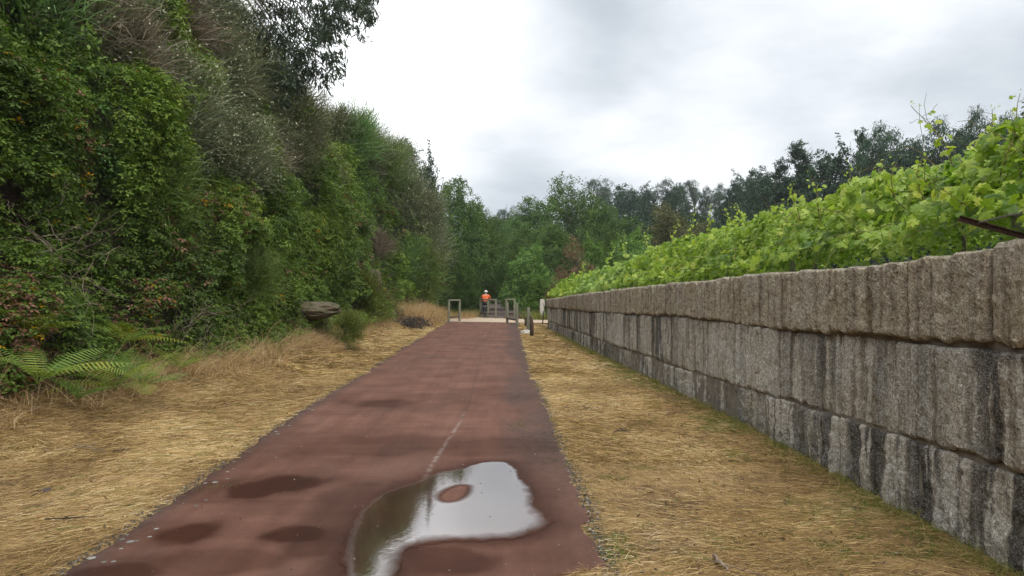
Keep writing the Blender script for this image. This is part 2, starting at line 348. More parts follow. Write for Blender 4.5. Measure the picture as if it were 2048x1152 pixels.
def wall_mat():
    m, t, o = new_mat('split granite'); g = G(t); v = g.obj()
    stain = g.attr('stain'); brown = g.attr('brown')
    gr = g.noise(v, 90, 3, .75); gr2 = g.noise(v, 34, 5, .7); big = g.noise(v, 1.6, 4, .6)
    c = g.ramp(g.m('ADD', g.m('MULTIPLY', gr, .65), g.m('MULTIPLY', gr2, .35)), [(.36, (.12, .113, .10)), (.45, (.34, .325, .29)), (.54, (.53, .51, .465)), (.63, (.84, .82, .77))])
    c = g.mix(g.mapr(big, .4, .7, 0, .45), c, g.mix(1, c, (.80, .70, .52), 'MULTIPLY'))
    c = g.mix(brown, c, g.mix(1, c, (.72, .64, .50), 'MULTIPLY'))
    stv = g.noise(g.obj(8, 8, .5), 1, 5, .7)
    c = g.mix(g.mapr(stv, .5, .62, 0, .75), c, g.mix(1, c, (.36, .31, .24), 'MULTIPLY'))
    c = g.mix(g.m('MULTIPLY', stain, g.mapr(gr, .36, .66, 1, .55)), c, (.016, .015, .017))
    c = g.mix(g.mapr(g.noise(v, 13, 5, .7), .62, .72, 0, .5), c, (.30, .30, .17))
    p = g.n('ShaderNodeBsdfPrincipled', {'Base Color': c, 'Roughness': .92, 'Specular IOR Level': .25})
    b = g.n('ShaderNodeBump', {'Strength': .7, 'Distance': .02, 'Height': g.m('ADD', gr2, g.m('MULTIPLY', gr, .6))}); t.links.new(b.outputs[0], p.inputs['Normal'])
    t.links.new(p.outputs[0], o.inputs[0]); return m
M['granite'] = wall_mat()

# ------------------------------------------------------------------ layout curves (all on the real ground, metres)
fx = lambda y: np.interp(y, [-30, 8, 10, 12, 14, 28, 34, 39, 45, 52, 60, 90, 140], [-6.6, -6.4, -6.1, -5.75, -5.45, -5.35, -5.2, -4.8, -4.5, -5.2, -6, -9, -12])
xl = lambda y: np.interp(y, [-10, 4.8, 6.5, 8.6, 12.4, 16, 22.4, 33, 41], [-2.8, -2.9, -2.94, -3.05, -3.17, -3.18, -3.34, -3.44, -3.5])
xr = lambda y: np.interp(y, [-10, 4.8, 6.5, 8.6, 12.4, 16, 22.4, 35, 41], [.64, .613, .615, .548, .504, .404, .358, .328, .42])
xw = lambda y: np.interp(y, [-10, 3, 5, 8, 12.4, 18, 24, 34, 36], [3.36, 3.36, 3.34, 3.28, 3.08, 2.66, 2.26, 1.72, 1.62])
PROF_S = [-1, 0, .5, .85, 1.4, 2.5, 3.8, 5.2, 9, 60]
PROF_H = [0, 0.05, .35, .9, 2.2, 5.0, 7.8, 9.3, 10.6, 13]
def H(x, y):
    x = np.asarray(x, float); y = np.asarray(y, float); s = fx(y)-x
    h = np.interp(s, PROF_S, PROF_H)*(1-.93*sm(y, 50, 62))
    h = h + .26*sm(s, -1.3, .2)*(1-sm(y, 44, 50))*sm(xl(y)-x, .1, .9)*(y < 50)
    h = h + sm(y, 62, 190)*(9+7*sm(x, 0, 80))*np.where(x > -3, 1, .8)*sm(np.abs(x+1), 2, 26)
    h = h + sm(y, 210, 420)*22
    h = h + .35*sm(x-xw(y), .2, .8)*(1-sm(y, 34, 40))
    return h
def hit(px, py, off=.3):
    for d in np.arange(6, 70, .1):
        x = (px-1024)/F*d; z = zat(py, d)
        if H(x, d)+off > z: return float(x), float(d), float(H(x, d))
    return (px-1024)/F*50, 50., 0.

# ------------------------------------------------------------------ ground sheet
rows = np.concatenate([np.arange(-26, 3, 1.0), np.arange(3, 16, .16), np.arange(16, 50, .35), np.arange(50, 130, 3), np.arange(130, 1300, 60)])
segs = [6, 8, 12, 34, 12, 26, 4, 30, 3, 8, 12, 10, 10]
grid = []; colid = []
for y in rows:
    f_ = float(fx(y)); a_, b_, c_ = float(xl(y)), float(xr(y)), float(xw(y))
    cp = [-1200, -60, -22, f_-8, f_-.0-3.4, f_, a_-.02, a_+.3, b_-.02, c_+.05, c_+.5, 12, 60, 1200]
    cp = [-1200, -60, -22, f_-8, f_-3.4, f_+.2, a_+.05, b_-.05, c_+.05, c_+.4, 14, 60, 1200]
    sg = [6, 8, 10, 36, 20, 6, 22, 3, 10, 12, 10][:11]
    sg = [6, 8, 10, 14, 36, 24, 6, 22, 3, 10, 12, 10]
    xs = []
    for i in range(12): xs.append(np.linspace(cp[i], cp[i+1], sg[i], endpoint=False))
    xs = np.concatenate(xs+[[1200.]]); grid.append(xs)
X = np.array(grid); Y = np.repeat(rows[:, None], X.shape[1], 1)
P_ = pts(X, Y, 0)
nz = (fbm(P_*.9, 3)-.5)
s_ = fx(Y.ravel())-X.ravel()
amp = .06+.9*sm(s_, .3, 1.5)+.0*s_
inpath = ((X > xl(Y)-.05) & (X < xr(Y)+.05)).ravel()
Zg = H(X.ravel(), Y.ravel())+nz*amp*np.where(inpath, 0, 1)*sm(np.maximum(xl(Y.ravel())-X.ravel(), X.ravel()-xr(Y.ravel())), 0, .5)
# foot-scale bumps of the mown verge
Zg += (fbm(P_*6, 9, 3)-.5)*.05*sm(np.maximum(xl(Y.ravel())-X.ravel(), X.ravel()-xr(Y.ravel())), .05, .4)
V = np.stack([X.ravel(), Y.ravel(), Zg], -1)
nr, nc = X.shape
i = np.arange(nr-1)[:, None]*nc; j = np.arange(nc-1)[None]
Q = np.stack([i+j, i+j+1, i+nc+j+1, i+nc+j], -1).reshape(-1, 4)
cyc = Y[:-1, :-1].ravel(); cxc = X[:-1, :-1].ravel(); sc_ = fx(cyc)-cxc
mi = np.where(sc_ > .15+.5*(vnoise(pts(cxc, cyc, 0)*.8, 4)-.5), 1, 0)
mi = np.where((cyc > 46) | (cxc > xw(cyc)+.1) | (sc_ > 9), 2, mi)
mi = np.where((cyc > 36) & (cyc < 46) & (cxc > 1.8), 2, mi)
go = ob('ground', mesh_np('ground', V, Q, [M['verge'], M['soil'], M['floor']], smooth=True, mi=mi)); tag(go, None, None, kind='structure')

# ------------------------------------------------------------------ red path with its damp patches and the puddle
def gpx(px, py): d = CAMH*F/(py-576); return ((px-1024)/F*d, d)
def poly_sdf(p, poly):
    poly = np.array(poly); n = len(poly); d = np.full(len(p), 1e9); ins = np.zeros(len(p), bool)
    for k in range(n):
        a = poly[k]; b = poly[(k+1) % n]; e = b-a; w = p-a
        t = np.clip((w@e)/(e@e), 0, 1); d = np.minimum(d, np.linalg.norm(w-t[:, None]*e, axis=1))
        c = ((a[1] <= p[:, 1]) & (b[1] > p[:, 1])) | ((b[1] <= p[:, 1]) & (a[1] > p[:, 1]))
        with np.errstate(divide='ignore', invalid='ignore'):
            xi = a[0]+(p[:, 1]-a[1])/(e[1] if e[1] else 1e-9)*e[0]
        ins ^= c & (p[:, 0] < xi)
    return np.where(ins, d, -d)
def smooth_poly(P, it=2):
    P = np.array(P, float)
    for _ in range(it):
        Q_ = np.roll(P, -1, 0); P = np.stack([P*.75+Q_*.25, P*.25+Q_*.75], 1).reshape(-1, 2)
    return P
PUD = smooth_poly([gpx(*q) for q in [(672, 1230), (676, 1125), (682, 1085), (697, 1050), (722, 1018), (762, 990), (832, 967), (872, 946), (925, 943), (955, 926), (1033, 926), (1043, 962), (1075, 988), (1074, 1013), (1112, 1046), (1100, 1064), (1050, 1080), (980, 1088), (880, 1090), (830, 1098), (800, 1122), (810, 1230)]])
HOLE = smooth_poly([gpx(*q) for q in [(880, 1000), (893, 984), (930, 973), (934, 986), (918, 1002), (895, 1008)]])
def path_attrs(x, y):
    p = np.stack([x, y], -1); wob = (fbm(pts(x*3, y*3, 0), 5)-.5)
    sd = poly_sdf(p, PUD)+wob*.06+(fbm(pts(x*14, y*9, 0), 15, 3)-.5)*.07; sh = poly_sdf(p, HOLE)+wob*.03
    soft = np.interp(y, [4.3, 5.0, 5.6, 6.3, 7.2, 8.2], [.30, .34, .36, .24, .12, .04]); soft = np.where(x < -.7, soft*.8, soft)
    water = np.clip(sd/soft, 0, 1)*np.clip(-sh/.16, 0, 1)
    wet = np.maximum(water, np.clip(1+sd/.30, 0, 1)*.85)*np.clip(.25-sh/.05, 0, 1)
    def ell(px, py, rx, ry, k=1.0):
        ddd = dg(py); c = gpx(px, py); ax = rx/F*ddd; ay = (dg(py-ry)-dg(py+ry))/2
        q = np.sqrt(((x-c[0])/ax)**2+((y-c[1])/ay)**2)+wob*.9
        return k*(.62*(1-sm(q, .62, 1.12))+.38*(1-sm(q, 1.0, 1.9)))
    for e in [(585, 972, 80, 22), (510, 985, 60, 20), (365, 1072, 100, 26), (585, 1075, 75, 20), (770, 809, 70, 8, .7), (250, 1150, 110, 26, .9)]:
        wet = np.maximum(wet, ell(*e))
    for e in [(760, 893, 210, 24, .55), (1000, 896, 150, 20, .5), (870, 1125, 130, 40, .9), (640, 905, 90, 22, .4), (900, 800, 200, 14, .2), (420, 1125, 200, 34, .6), (640, 1090, 90, 40, .75), (500, 985, 150, 30, .55), (700, 1010, 90, 50, .6), (1080, 1120, 90, 40, .4)]:
        wet = np.maximum(wet, ell(*e))
    wet = np.maximum(wet, .35*sm(fbm(pts(x*.9, y*.5, 3), 21), .5, .7)*(y < 12))
    er = (xr(y)-x); el = x-xl(y); nn = fbm(pts(x*2.2, y*.7, 1), 8)
    moss = np.clip(sm(.95-er+(nn-.5)*1.3, .1, .85)*np.interp(y, [5, 7, 9, 14, 30, 40], [.25, .4, .85, .8, .75, .9]), 0, 1)*.85
    moss = np.maximum(moss, np.clip(1-el/(.18+.3*(nn-.3)), 0, 1)*.8)
    moss = np.maximum(moss, .25*sm(nn, .5, .75))
    # worn pale seam: from the puddle's rim up the path
    sx = np.interp(y, [dg(965), dg(925), dg(880), dg(850), dg(810), dg(760), dg(700)], [gpx(848, 965)[0], gpx(868, 925)[0], gpx(898, 880)[0], gpx(918, 850)[0], gpx(938, 810)[0], gpx(950, 760)[0], gpx(965, 700)[0]])
    lw = np.interp(y, [6.9, 9.5, 12, 30], [.024, .02, .014, .01])
    line = np.clip(1.4-np.abs(x-sx)/lw, 0, 1)*((y > 7.1) & (y < 11.2))*np.interp(y, [7.1, 9.5, 11.2], [1, .9, .2])*sm(fbm(pts(x*25, y*9, 0), 2), .34, .52)
    crack = np.clip(1.2-np.abs(x-sx)/.02, 0, 1)*(y > 10.5)*(y < 26)*.5
    return water, wet, np.maximum(moss, crack), line
py_rows = np.concatenate([np.arange(-4, 4.2, .15), np.arange(4.2, 9.2, .022), np.arange(9.2, 14, .05), np.arange(14, 41.3, .2), [41.3]])
ncx = 150
u = np.linspace(0, 1, ncx)
jag = lambda y, s: (fbm(pts(y*5, s, 0), 31+s, 4)-.5)*.13
XL = xl(py_rows)-.0+jag(py_rows, 1); XR = xr(py_rows)+jag(py_rows, 2)
bite = .07*np.exp(-((py_rows-5.75)/.16)**2)+.35*(1-sm(py_rows, 4.75, 5.0)); XR = XR-bite
PX = XL[:, None]*(1-u)+XR[:, None]*u; PY = np.repeat(py_rows[:, None], ncx, 1)
x_, y_ = PX.ravel(), PY.ravel(); wa, we, mo, li = path_attrs(x_, y_)
ru = np.tile(u, len(py_rows))
PZ = .016-.012*((ru < .001) | (ru > .999))+(y_ > 36)*0
nr, nc = PX.shape; i = np.arange(nr-1)[:, None]*nc; j = np.arange(nc-1)[None]
Q = np.stack([i+j, i+j+1, i+nc+j+1, i+nc+j], -1).reshape(-1, 4)
po = ob('path', mesh_np('path', np.stack([x_, y_, PZ], -1), Q, M['path'], {'wet': we, 'water': wa*0, 'moss': mo, 'line': li}, True)); tag(po, None, None, kind='structure')
keep = (wa[Q].min(1) > 0.0)
ids = np.unique(Q[keep]); remap = np.full(len(x_), -1); remap[ids] = np.arange(len(ids))
pw = ob('puddle', mesh_np('puddle', np.stack([x_[ids], y_[ids], PZ[ids]+.003], -1), remap[Q[keep]], M['path'], {'wet': we[ids], 'water': wa[ids], 'moss': mo[ids], 'line': li[ids]*.3}, True)); tag(pw, None, None, kind='structure')

# crossing and the dark track beyond it
def sheet(name, poly, z, mat, n=24):
    V = np.array([(x, y, z) for x, y in poly]); Fc = np.arange(len(poly))[None]
    o = ob(name, mesh_np(name, V, Fc, mat)); tag(o, None, None, kind='structure'); return o
sheet('sandy_crossing_road', [(-4.4, 41.6), (-3.45, 40.9), (.2, 39.6), (1.6, 39.2), (4.5, 38.6), (6, 43.2), (1.6, 43.6), (-.8, 45.4), (-3.6, 49.2), (-4.9, 50)], .026, M['sand'])
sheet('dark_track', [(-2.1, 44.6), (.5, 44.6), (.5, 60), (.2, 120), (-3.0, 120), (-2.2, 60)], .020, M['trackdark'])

# ------------------------------------------------------------------ granite wall
zt = lambda y: np.interp(y, [-5, 4.9, 6.6, 8.5, 12.7, 22.5, 34], [2.16, 2.14, 2.07, 2.05, 1.96, 1.70, 1.33])
j1 = lambda y: np.interp(y, [-5, 5, 9, 12.4, 18, 34], [1.50, 1.48, 1.37, 1.37, 1.24, .97])
j2 = lambda y: np.interp(y, [-5, 4.9, 6.3, 8.7, 12.7, 22, 34], [.68, .66, .62, .55, .45, .42, .35])
gap = lambda y: np.interp(y, [4, 5.5, 7, 9], [.06, .045, .018, .010])
wr = np.random.default_rng(5)
def course(joints, lo, hi, prot, brown, seed, idx):
    mb_V = []; mb_Q = []; st = []; br = []; n0 = 0
    for k in range(len(joints)-1):
        y0, y1 = joints[k]+.008, joints[k+1]-.008
        ym = (y0+y1)/2; step = .014 if 4.0 < ym < 9 else (.02 if ym < 13 and ym > 4 else (.035 if ym < 22 else .06))
        if ym < 3: step = .05
        ny = max(6, int((y1-y0)/step)); nz_ = max(6, int(.7/max(step, .018)))
        a = np.linspace(0, 1, ny); b = np.linspace(0, 1, nz_)
        A, B = np.meshgrid(a, b, indexing='ij'); yy = y0+(y1-y0)*A
        lo_ = lo(yy)+wr.uniform(-.012, .012); hi_ = hi(yy)+wr.uniform(-.02, .01)*(1 if idx else .4)
        el = (fbm(pts(yy*7, idx*9, k), seed, 4)-.5).reshape(yy.shape); et = (fbm(pts(yy*6, idx*9+5, k), seed+1, 4)-.5).reshape(yy.shape)
        zz_ = (lo_+el*.075)*(1-B)+(hi_+et*(.05 if idx == 2 else .035))*B
        P3 = pts(yy, zz_, idx*3.3)
        flute = (fbm(P3*[11, 1.3, 1], seed+3, 4)-.5)          # split-face flutes run down the block
        rough = (fbm(P3*[12, 12, 1], seed+5, 4)-.5); med = (fbm(P3*[2.2, 1.6, 1], seed+8, 3)-.5)
        chip = (np.floor(fbm(P3*[5, 3.5, 1], seed+13, 3)*9)/9-.5); dpr = prot+wr.uniform(-.02, .025)+.05*flute+.045*rough+.012*med+.035*chip+.008*(wr.uniform(0, 1, len(P3))-.5)
        dpr = np.maximum(dpr, .045).reshape(yy.shape)
        dy = np.minimum(yy-y0, y1-yy); dz = np.minimum(zz_-zz_.min(1, keepdims=True), zz_.max(1, keepdims=True)-zz_)
        dpr = dpr-.035*np.exp(-dy/.009)-.02*np.exp(-dz/.009)
        xx = xw(yy)-dpr
        # closing ring at the back
        def ring(Aa, val=None):
            R_ = np.pad(Aa, 1, mode='edge')
            if val is not None: R_[0, :] = R_[-1, :] = val; R_[:, 0] = R_[:, -1] = val
            return R_
        yy2 = ring(yy); zz2 = ring(zz_); xx2 = ring(xx); back = xw(yy2)+.42
        mask = np.ones_like(xx2, bool); mask[1:-1, 1:-1] = False; xx2[mask] = back[mask]
        Vv = np.stack([xx2, yy2, zz2], -1).reshape(-1, 3); r_, c_ = xx2.shape
        i = np.arange(r_-1)[:, None]*c_; j = np.arange(c_-1)[None]
        mb_Q.append(np.stack([i+j, i+j+1, i+c_+j+1, i+c_+j], -1).reshape(-1, 4)+n0); mb_V.append(Vv); n0 += len(Vv)
        ys, zs = Vv[:, 1], Vv[:, 2]; top = hi(ys); rel = np.clip((top-zs)/.8, 0, 1)
        s1 = fbm(pts(ys*1.1, 0, idx), seed+20, 3); s2 = fbm(pts(ys*5, zs*.25, idx), seed+21, 4, .75)
        reg = sm(s1, .32, .52)*.95
        for (yc, wd, am) in [(14.2, 1.0, .8), (7.1, .55, .7), (4.85, .22, 1.2), (8.9, .3, .3), (25, 5, .5), (10.2, .35, .35), (5.9, .12, .5)]:
            reg = reg*.95+am*np.exp(-((ys-yc)/wd)**2)
        stn = np.clip(reg, 0, 1.2)*sm(s2, .45, .51)*(1-.35*rel)*1.2
        if idx == 2: stn = stn*.16+.5*sm(s2, .6, .72)*.45
        if idx == 0: stn = stn*.95+.18*(1-sm(zs, .0, .35))
        if idx == 1: stn = np.maximum(stn, .75*(1-sm(rel, .0, .16))*sm(s1, .35, .5))
        st.append(np.clip(stn, 0, 1)); br.append(np.full(len(Vv), brown)+.4*(fbm(pts(ys*1.5, zs*1.5, 0), 77)-.5))
    V = np.vstack(mb_V); return V, np.vstack(mb_Q), {'stain': np.concatenate(st), 'brown': np.clip(np.concatenate(br), 0, 1)}
wall = thing('stone_wall', 'long wall of rough split granite blocks with black streaks beside the dry grass verge', 'wall', (0, 0, 0))
def joints(start, fixed, mean, end=34.4):
    J = [start]+fixed; 
    while J[-1] < end-.6: J.append(min(end, J[-1]+wr.uniform(mean*.75, mean*1.25)))
    J[-1] = end; return J
for idx, (J, lo, hi, pr, brn, nm) in enumerate([
    (joints(-4, [-1.2, 1.4, 3.3, 4.55, 5.2, 6.0, 6.6, 7.4, 8.3, 9.2], 1.0), lambda y: y*0-.12, lambda y: j2(y)-.012, .07, .10, 'bottom_course'),
    (joints(-4, [-1.5, 1.1, 3.2, 4.62, 6.3, 7.6, 8.75, 10.0, 11.1], 1.3), lambda y: j2(y)+.012, lambda y: j1(y)-gap(y), .08, .15, 'middle_course'),
    (joints(-4, [-.8, 2.3, 5.07, 9.0, 11.0, 12.7], 2.1), lambda y: j1(y), zt, .12, .75, 'top_course')]):
    V, Q, at_ = course(J, lo, hi, pr, brn, 100+idx*10, idx)
    ob(nm, mesh_np(nm, V, Q, M['granite'], at_, False), wall)
ym = np.arange(-4, 34.4, .25); mb = MB()
cs_ = [(0.0, -.1), (0.0, 1), (.36, 1), (.36, -.1)]
V = []; 
for y in ym:
    top = float(j1(y))+.2
    for (dx, zt_) in cs_: V.append((float(xw(y))+dx+.0, y, -.1 if zt_ < 0 else top))
V = np.array(V); V[:, 0] += np.where(np.arange(len(V)) % 4 < 2, -.052, 0)
i = np.arange(len(ym)-1)[:, None]*4; j = np.arange(4)[None]; jn = (j+1) % 4
ob('mortar', mesh_np('mortar', V, [np.stack([i+j, i+jn, i+4+jn, i+4+j], -1).reshape(-1, 4), np.array([[0, 1, 2, 3]]), np.array([[3, 2, 1, 0]])+(len(ym)-1)*4], M['mortar']), wall)

# ------------------------------------------------------------------ plants
def clumped(r, centres, dirs, per, rad, leaf, tmpl, rnd_lo=0, rnd_hi=1, updir=.5, spread=.7, squash=1.0, hang=None):
    n = len(centres)*per
    c = np.repeat(centres, per, 0); d = np.repeat(dirs, per, 0); rr = np.repeat(np.broadcast_to(rad, (len(centres),)), per)
    g = norm(r.normal(size=(n, 3))+d*.9); rad_ = rr*r.uniform(.35, 1.08, n)
    p = c+g*rad_[:, None]*np.array([1, 1, squash])
    nr_ = norm(g*.6+np.array([0, 0, updir])+r.normal(size=(n, 3))*spread*.6)
    rc = np.repeat(r.uniform(0, 1, len(centres)), per)
    rnd = np.clip(rnd_lo+(rnd_hi-rnd_lo)*(.45*rc+.55*r.uniform(0, 1, n)), 0, 1)
    size = leaf*r.uniform(.6, 1.3, n)
    tang = None if hang is None else np.repeat(np.array([hang]), n, 0)+r.normal(size=(n, 3))*.35
    return scatter(tmpl[0], tmpl[1], p, nr_, size, rnd, tang, r)
def lobes_tree(name, seed, Ht, R, low, nl, ncl, per, leaf, mat, tmpl=LEAF, clump=.5, shape='round', bark='bark', hang=None, squash=.75, shoots=40, trunkr=None, wid=1):
    r = np.random.default_rng(seed); trunkr = trunkr or Ht*.022
    L_ = []
    for k in range(nl):
        t = (k+.5)/nl; z = low*Ht+(Ht*.97-low*Ht)*t
        if shape == 'round': w = math.sin(math.pi*min(1, .22+.74*t))**.7
        elif shape == 'cone': w = (1-t)**.8+.05
        elif shape == 'umbrella': w = .4 if t < .3 else 1
        elif shape == 'column': w = .55+.25*math.sin(5*t)
        a = r.uniform(0, 2*math.pi); rad = R*w*r.uniform(.15, .62)
        lr = R*w*r.uniform(.42, .6) if shape != 'umbrella' else R*.34
        L_.append((rad*math.cos(a), rad*math.sin(a), min(z, Ht-lr*.6), max(lr, R*.12)))
    L_ = np.array(L_)
    pr = L_[:, 3]**1.6; pr /= pr.sum()
    id_ = r.choice(len(L_), ncl, p=pr); d = norm(r.normal(size=(ncl, 3))+np.array([0, 0, .25])+.35*norm(L_[id_, :3]-[0, 0, Ht*.5]))
    c = L_[id_, :3]+d*L_[id_, 3:4]*r.uniform(.6, 1.12, (ncl, 1))*np.array([1, 1, squash if shape != 'cone' else 1])
    V, T, A = clumped(r, c, d, per, clump*r.uniform(.6, 1.15, ncl), leaf, tmpl, hang=hang)
    mb = MB(); mb.add(V, None, T, A)
    # ragged shoots that break the outline
    if shoots:
        ii = r.choice(ncl, shoots); sd_ = norm(d[ii]+np.array([0, 0, .7])+r.normal(size=(shoots, 3))*.3)
        for q in range(4):
            cc = c[ii]+sd_*clump*(.7+.45*q); V, T, A = clumped(r, cc, sd_, 7, clump*(.30-.05*q), leaf*.85, tmpl, hang=hang); mb.add(V, None, T, A)
    crown = mb.mesh(name+'_crown', M[mat])
    tb = MB(); zz_ = np.linspace(-.3, Ht*.86, 7); wob = r.normal(size=(7, 2))*Ht*.012; wob[0] = 0
    tb.tube(np.column_stack([np.cumsum(wob, 0), zz_]), trunkr*np.array([1.25, 1, .85, .7, .5, .3, .1]), 8)
    for q in range(min(len(L_), 14)):
        z0 = min(L_[q, 2]*.72, Ht*.7); p0 = np.array([0, 0, z0]); p2 = L_[q, :3]; p1 = (p0+p2)/2+np.array([0, 0, -.04*Ht])
        tb.tube([p0, p1, p2], [trunkr*.45, trunkr*.3, trunkr*.08], 5)
        for _ in range(2): tb.tube([p1, (p1+p2)/2+r.normal(size=3)*L_[q, 3]*.3, p2+r.normal(size=3)*L_[q, 3]*.7], [trunkr*.22, trunkr*.15, trunkr*.04], 4)
    trunk = tb.mesh(name+'_trunk', M[bark], True)
    return crown, trunk, Ht
def place_tree(kind, name, label, cat, px, top, d, rz=0, wscale=1.0, group=None, sink=0, x=None):
    crown, trunk, Ht = TREES[kind]; xx = (px-1024)/F*d if x is None else x
    zb = float(H(xx, d))-sink; hh = (zat(top, d)-zb); s = hh/Ht
    o = thing(name, label, cat, (xx, d, zb), rz, group, (s*wscale, s*wscale, s))
    ob('crown', crown, o); ob('trunk', trunk, o); return o
TREES = {
 'broad_a': lobes_tree('ba', 1, 11, 3.6, .06, 26, 620, 42, .20, 'tree', clump=.62),
 'broad_b': lobes_tree('bb', 2, 11, 3.9, .10, 24, 600, 42, .20, 'tree', clump=.66),
 'broad_c': lobes_tree('bc', 3, 12, 4.6, .05, 30, 800, 40, .22, 'tree', clump=.70),
 'bright': lobes_tree('br', 4, 5, 2.0, .06, 18, 300, 36, .16, 'tree_bright', clump=.36, shoots=25),
 'brown': lobes_tree('bw', 5, 5, 1.2, .02, 16, 230, 34, .12, 'tree_brown', clump=.30, shoots=25, tmpl=LONG),
 'olive': lobes_tree('ol', 6, 6.5, 2.9, .02, 22, 460, 36, .14, 'tree_olive', clump=.42),
 'dark_a': lobes_tree('da', 7, 12, 3.2, .12, 24, 460, 34, .26, 'tree_dark', clump=.62),
 'dark_b': lobes_tree('db', 8, 12, 2.6, .15, 22, 380, 34, .26, 'tree_dark', clump=.6, shape='round', shoots=60),
 'pine': lobes_tree('pi', 9, 13, 3.0, .70, 12, 210, 34, .26, 'tree_dark', clump=.5, shape='umbrella', squash=.5, tmpl=LONG, shoots=10),
 'cypress': lobes_tree('cy', 10, 13, 3.3, .03, 34, 620, 34, .42, 'tree_dark', clump=.42, shape='cone', tmpl=LONG, hang=(0, 0, 1), shoots=70),
 'euc': lobes_tree('eu', 12, 15, 2.8, .28, 18, 330, 34, .34, 'tree_dark', clump=.62, tmpl=LONG, hang=(0, 0, -1), shoots=30),
}
# trees beyond the crossing
for a in [
 ('broad_a', 'broadleaf_tree', 'tall dense green tree behind the left wooden barrier, right of the dark treetop', 'tree', 905, 352, 60, .4, .95),
 ('broad_b', 'broadleaf_tree', 'green tree leaning its crown over the left side of the shaded track', 'tree', 955, 405, 66, 2.1, .85),
 ('broad_c', 'broadleaf_tree', 'round low leafy tree just behind the left wooden barrier', 'tree', 905, 470, 53, 1.1, .75),
 ('broad_a', 'broadleaf_tree', 'leafy tree left of the track, directly left of the cyclist in the white helmet', 'tree', 928, 500, 58, 3.1, 1.0),
 ('broad_b', 'broadleaf_tree', 'dark green tree filling the notch where the two tree rows meet over the track', 'tree', 985, 432, 88, 5.0, .9),
 ('broad_c', 'broadleaf_tree', 'widest tree on the right of the track, its crown topping the central group', 'tree', 1140, 356, 86, .9, 1.05),
 ('broad_a', 'broadleaf_tree', 'tree at the left edge of the central group, beside the notch of sky', 'tree', 1068, 392, 80, 4.1, 1.15),
 ('broad_b', 'broadleaf_tree', 'lower round tree on the right shoulder of the central group', 'tree', 1212, 412, 76, 2.8, 1.2),
 ('broad_a', 'broadleaf_tree', 'mid green tree behind the bright bush and the withered brown tree', 'tree', 1105, 445, 64, 1.9, 1.15),
 ('broad_c', 'broadleaf_tree', 'shadowy tree closing the right side of the shaded track', 'tree', 1045, 455, 74, 5.6, .75),
 ('broad_b', 'broadleaf_tree', 'green tree between the withered brown tree and the olive bush', 'tree', 1225, 462, 60, .2, .95),
 ('broad_c', 'broadleaf_tree', 'dark tree at the very end of the shaded track', 'tree', 1000, 440, 112, 2.2, 1.0),
 ('broad_a', 'broadleaf_tree', 'dark tree behind the end of the track, right of its last bend', 'tree', 1030, 430, 124, 0.2, 1.2),
 ('broad_b', 'broadleaf_tree', 'dark tree behind the end of the track, left of its last bend', 'tree', 965, 450, 120, 3.2, 1.2),
 ('broad_b', 'broadleaf_tree', 'shaded tree whose boughs close the dark tunnel right above the track', 'tree', 1022, 500, 62, 1.2, .8),
 ('bright', 'leafy_bush', 'fresh green spreading bush on the right of the track beside the withered tree', 'bush', 1066, 488, 52, .6, 1.0),
 ('bright', 'leafy_bush', 'smaller fresh green bush low at the right edge of the track', 'bush', 1078, 548, 47.5, 2.6, 1.0),
 ('brown', 'withered_tree', 'brown withered small tree between the fresh green bush and the vines', 'tree', 1148, 470, 46, .3, 1.1),
 ('brown', 'withered_bush', 'low reddish brown withered bush at the foot of the brown tree', 'bush', 1118, 530, 45, 2.0, 1.15),
 ('bright', 'leafy_bush', 'yellow green bush peeping up just right of the brown withered tree', 'bush', 1182, 478, 50, 4.0, .7),
 ('olive', 'olive_bush', 'rounded olive brown bush rising behind the vines', 'bush', 1335, 412, 56, .2, 1.0),
 ('bright', 'leafy_bush', 'yellow green bush between the withered tree and the olive brown bush', 'bush', 1275, 462, 50, 1.3, 1.1),
 ('olive', 'olive_bush', 'smaller olive bush on the right flank of the rounded olive brown bush', 'bush', 1400, 448, 58, 2.2, .9),
 ('dark_a', 'dark_leaved_tree', 'dark leaved tree rising on the end of the left bank behind the grey broom', 'tree', 815, 278, 50, .5, .95),
 ('dark_b', 'dark_leaved_tree', 'slim dark shoot of a tree between the bank end and the tall green tree', 'tree', 862, 300, 54, 1.5, .55),
]: place_tree(*a)
# hazy skyline, left to right
sk = [('pine', 1012, 415, 190, .8), ('pine', 1205, 357, 170, .9), ('dark_a', 1247, 368, 150, 1.0), ('dark_b', 1285, 368, 160, 1.2), ('euc', 1335, 356, 140, 1.1), ('dark_a', 1362, 366, 150, .9),
      ('pine', 1388, 360, 165, .75), ('euc', 1412, 372, 140, .8), ('euc', 1440, 366, 150, 1.0), ('dark_b', 1478, 345, 125, .8), ('euc', 1500, 352, 118, .8), ('dark_a', 1525, 333, 112, .9),
      ('cypress', 1600, 284, 88, 1.15), ('cypress', 1568, 318, 92, .9), ('dark_a', 1642, 300, 95, .7), ('dark_b', 1692, 284, 92, .8), ('cypress', 1722, 258, 90, .7), ('euc', 1756, 244, 86, .8), ('euc', 1786, 256, 88, .8),
      ('dark_a', 1825, 278, 90, .8), ('euc', 1878, 236, 84, .9), ('dark_b', 1918, 258, 88, .8), ('euc', 1950, 214, 80, .75), ('dark_a', 1985, 248, 86, .8), ('euc', 2018, 226, 82, .8), ('dark_b', 2052, 232, 80, 1.0),
      ('dark_a', 1545, 352, 104, 1.1), ('dark_b', 1460, 378, 128, 1.0)]
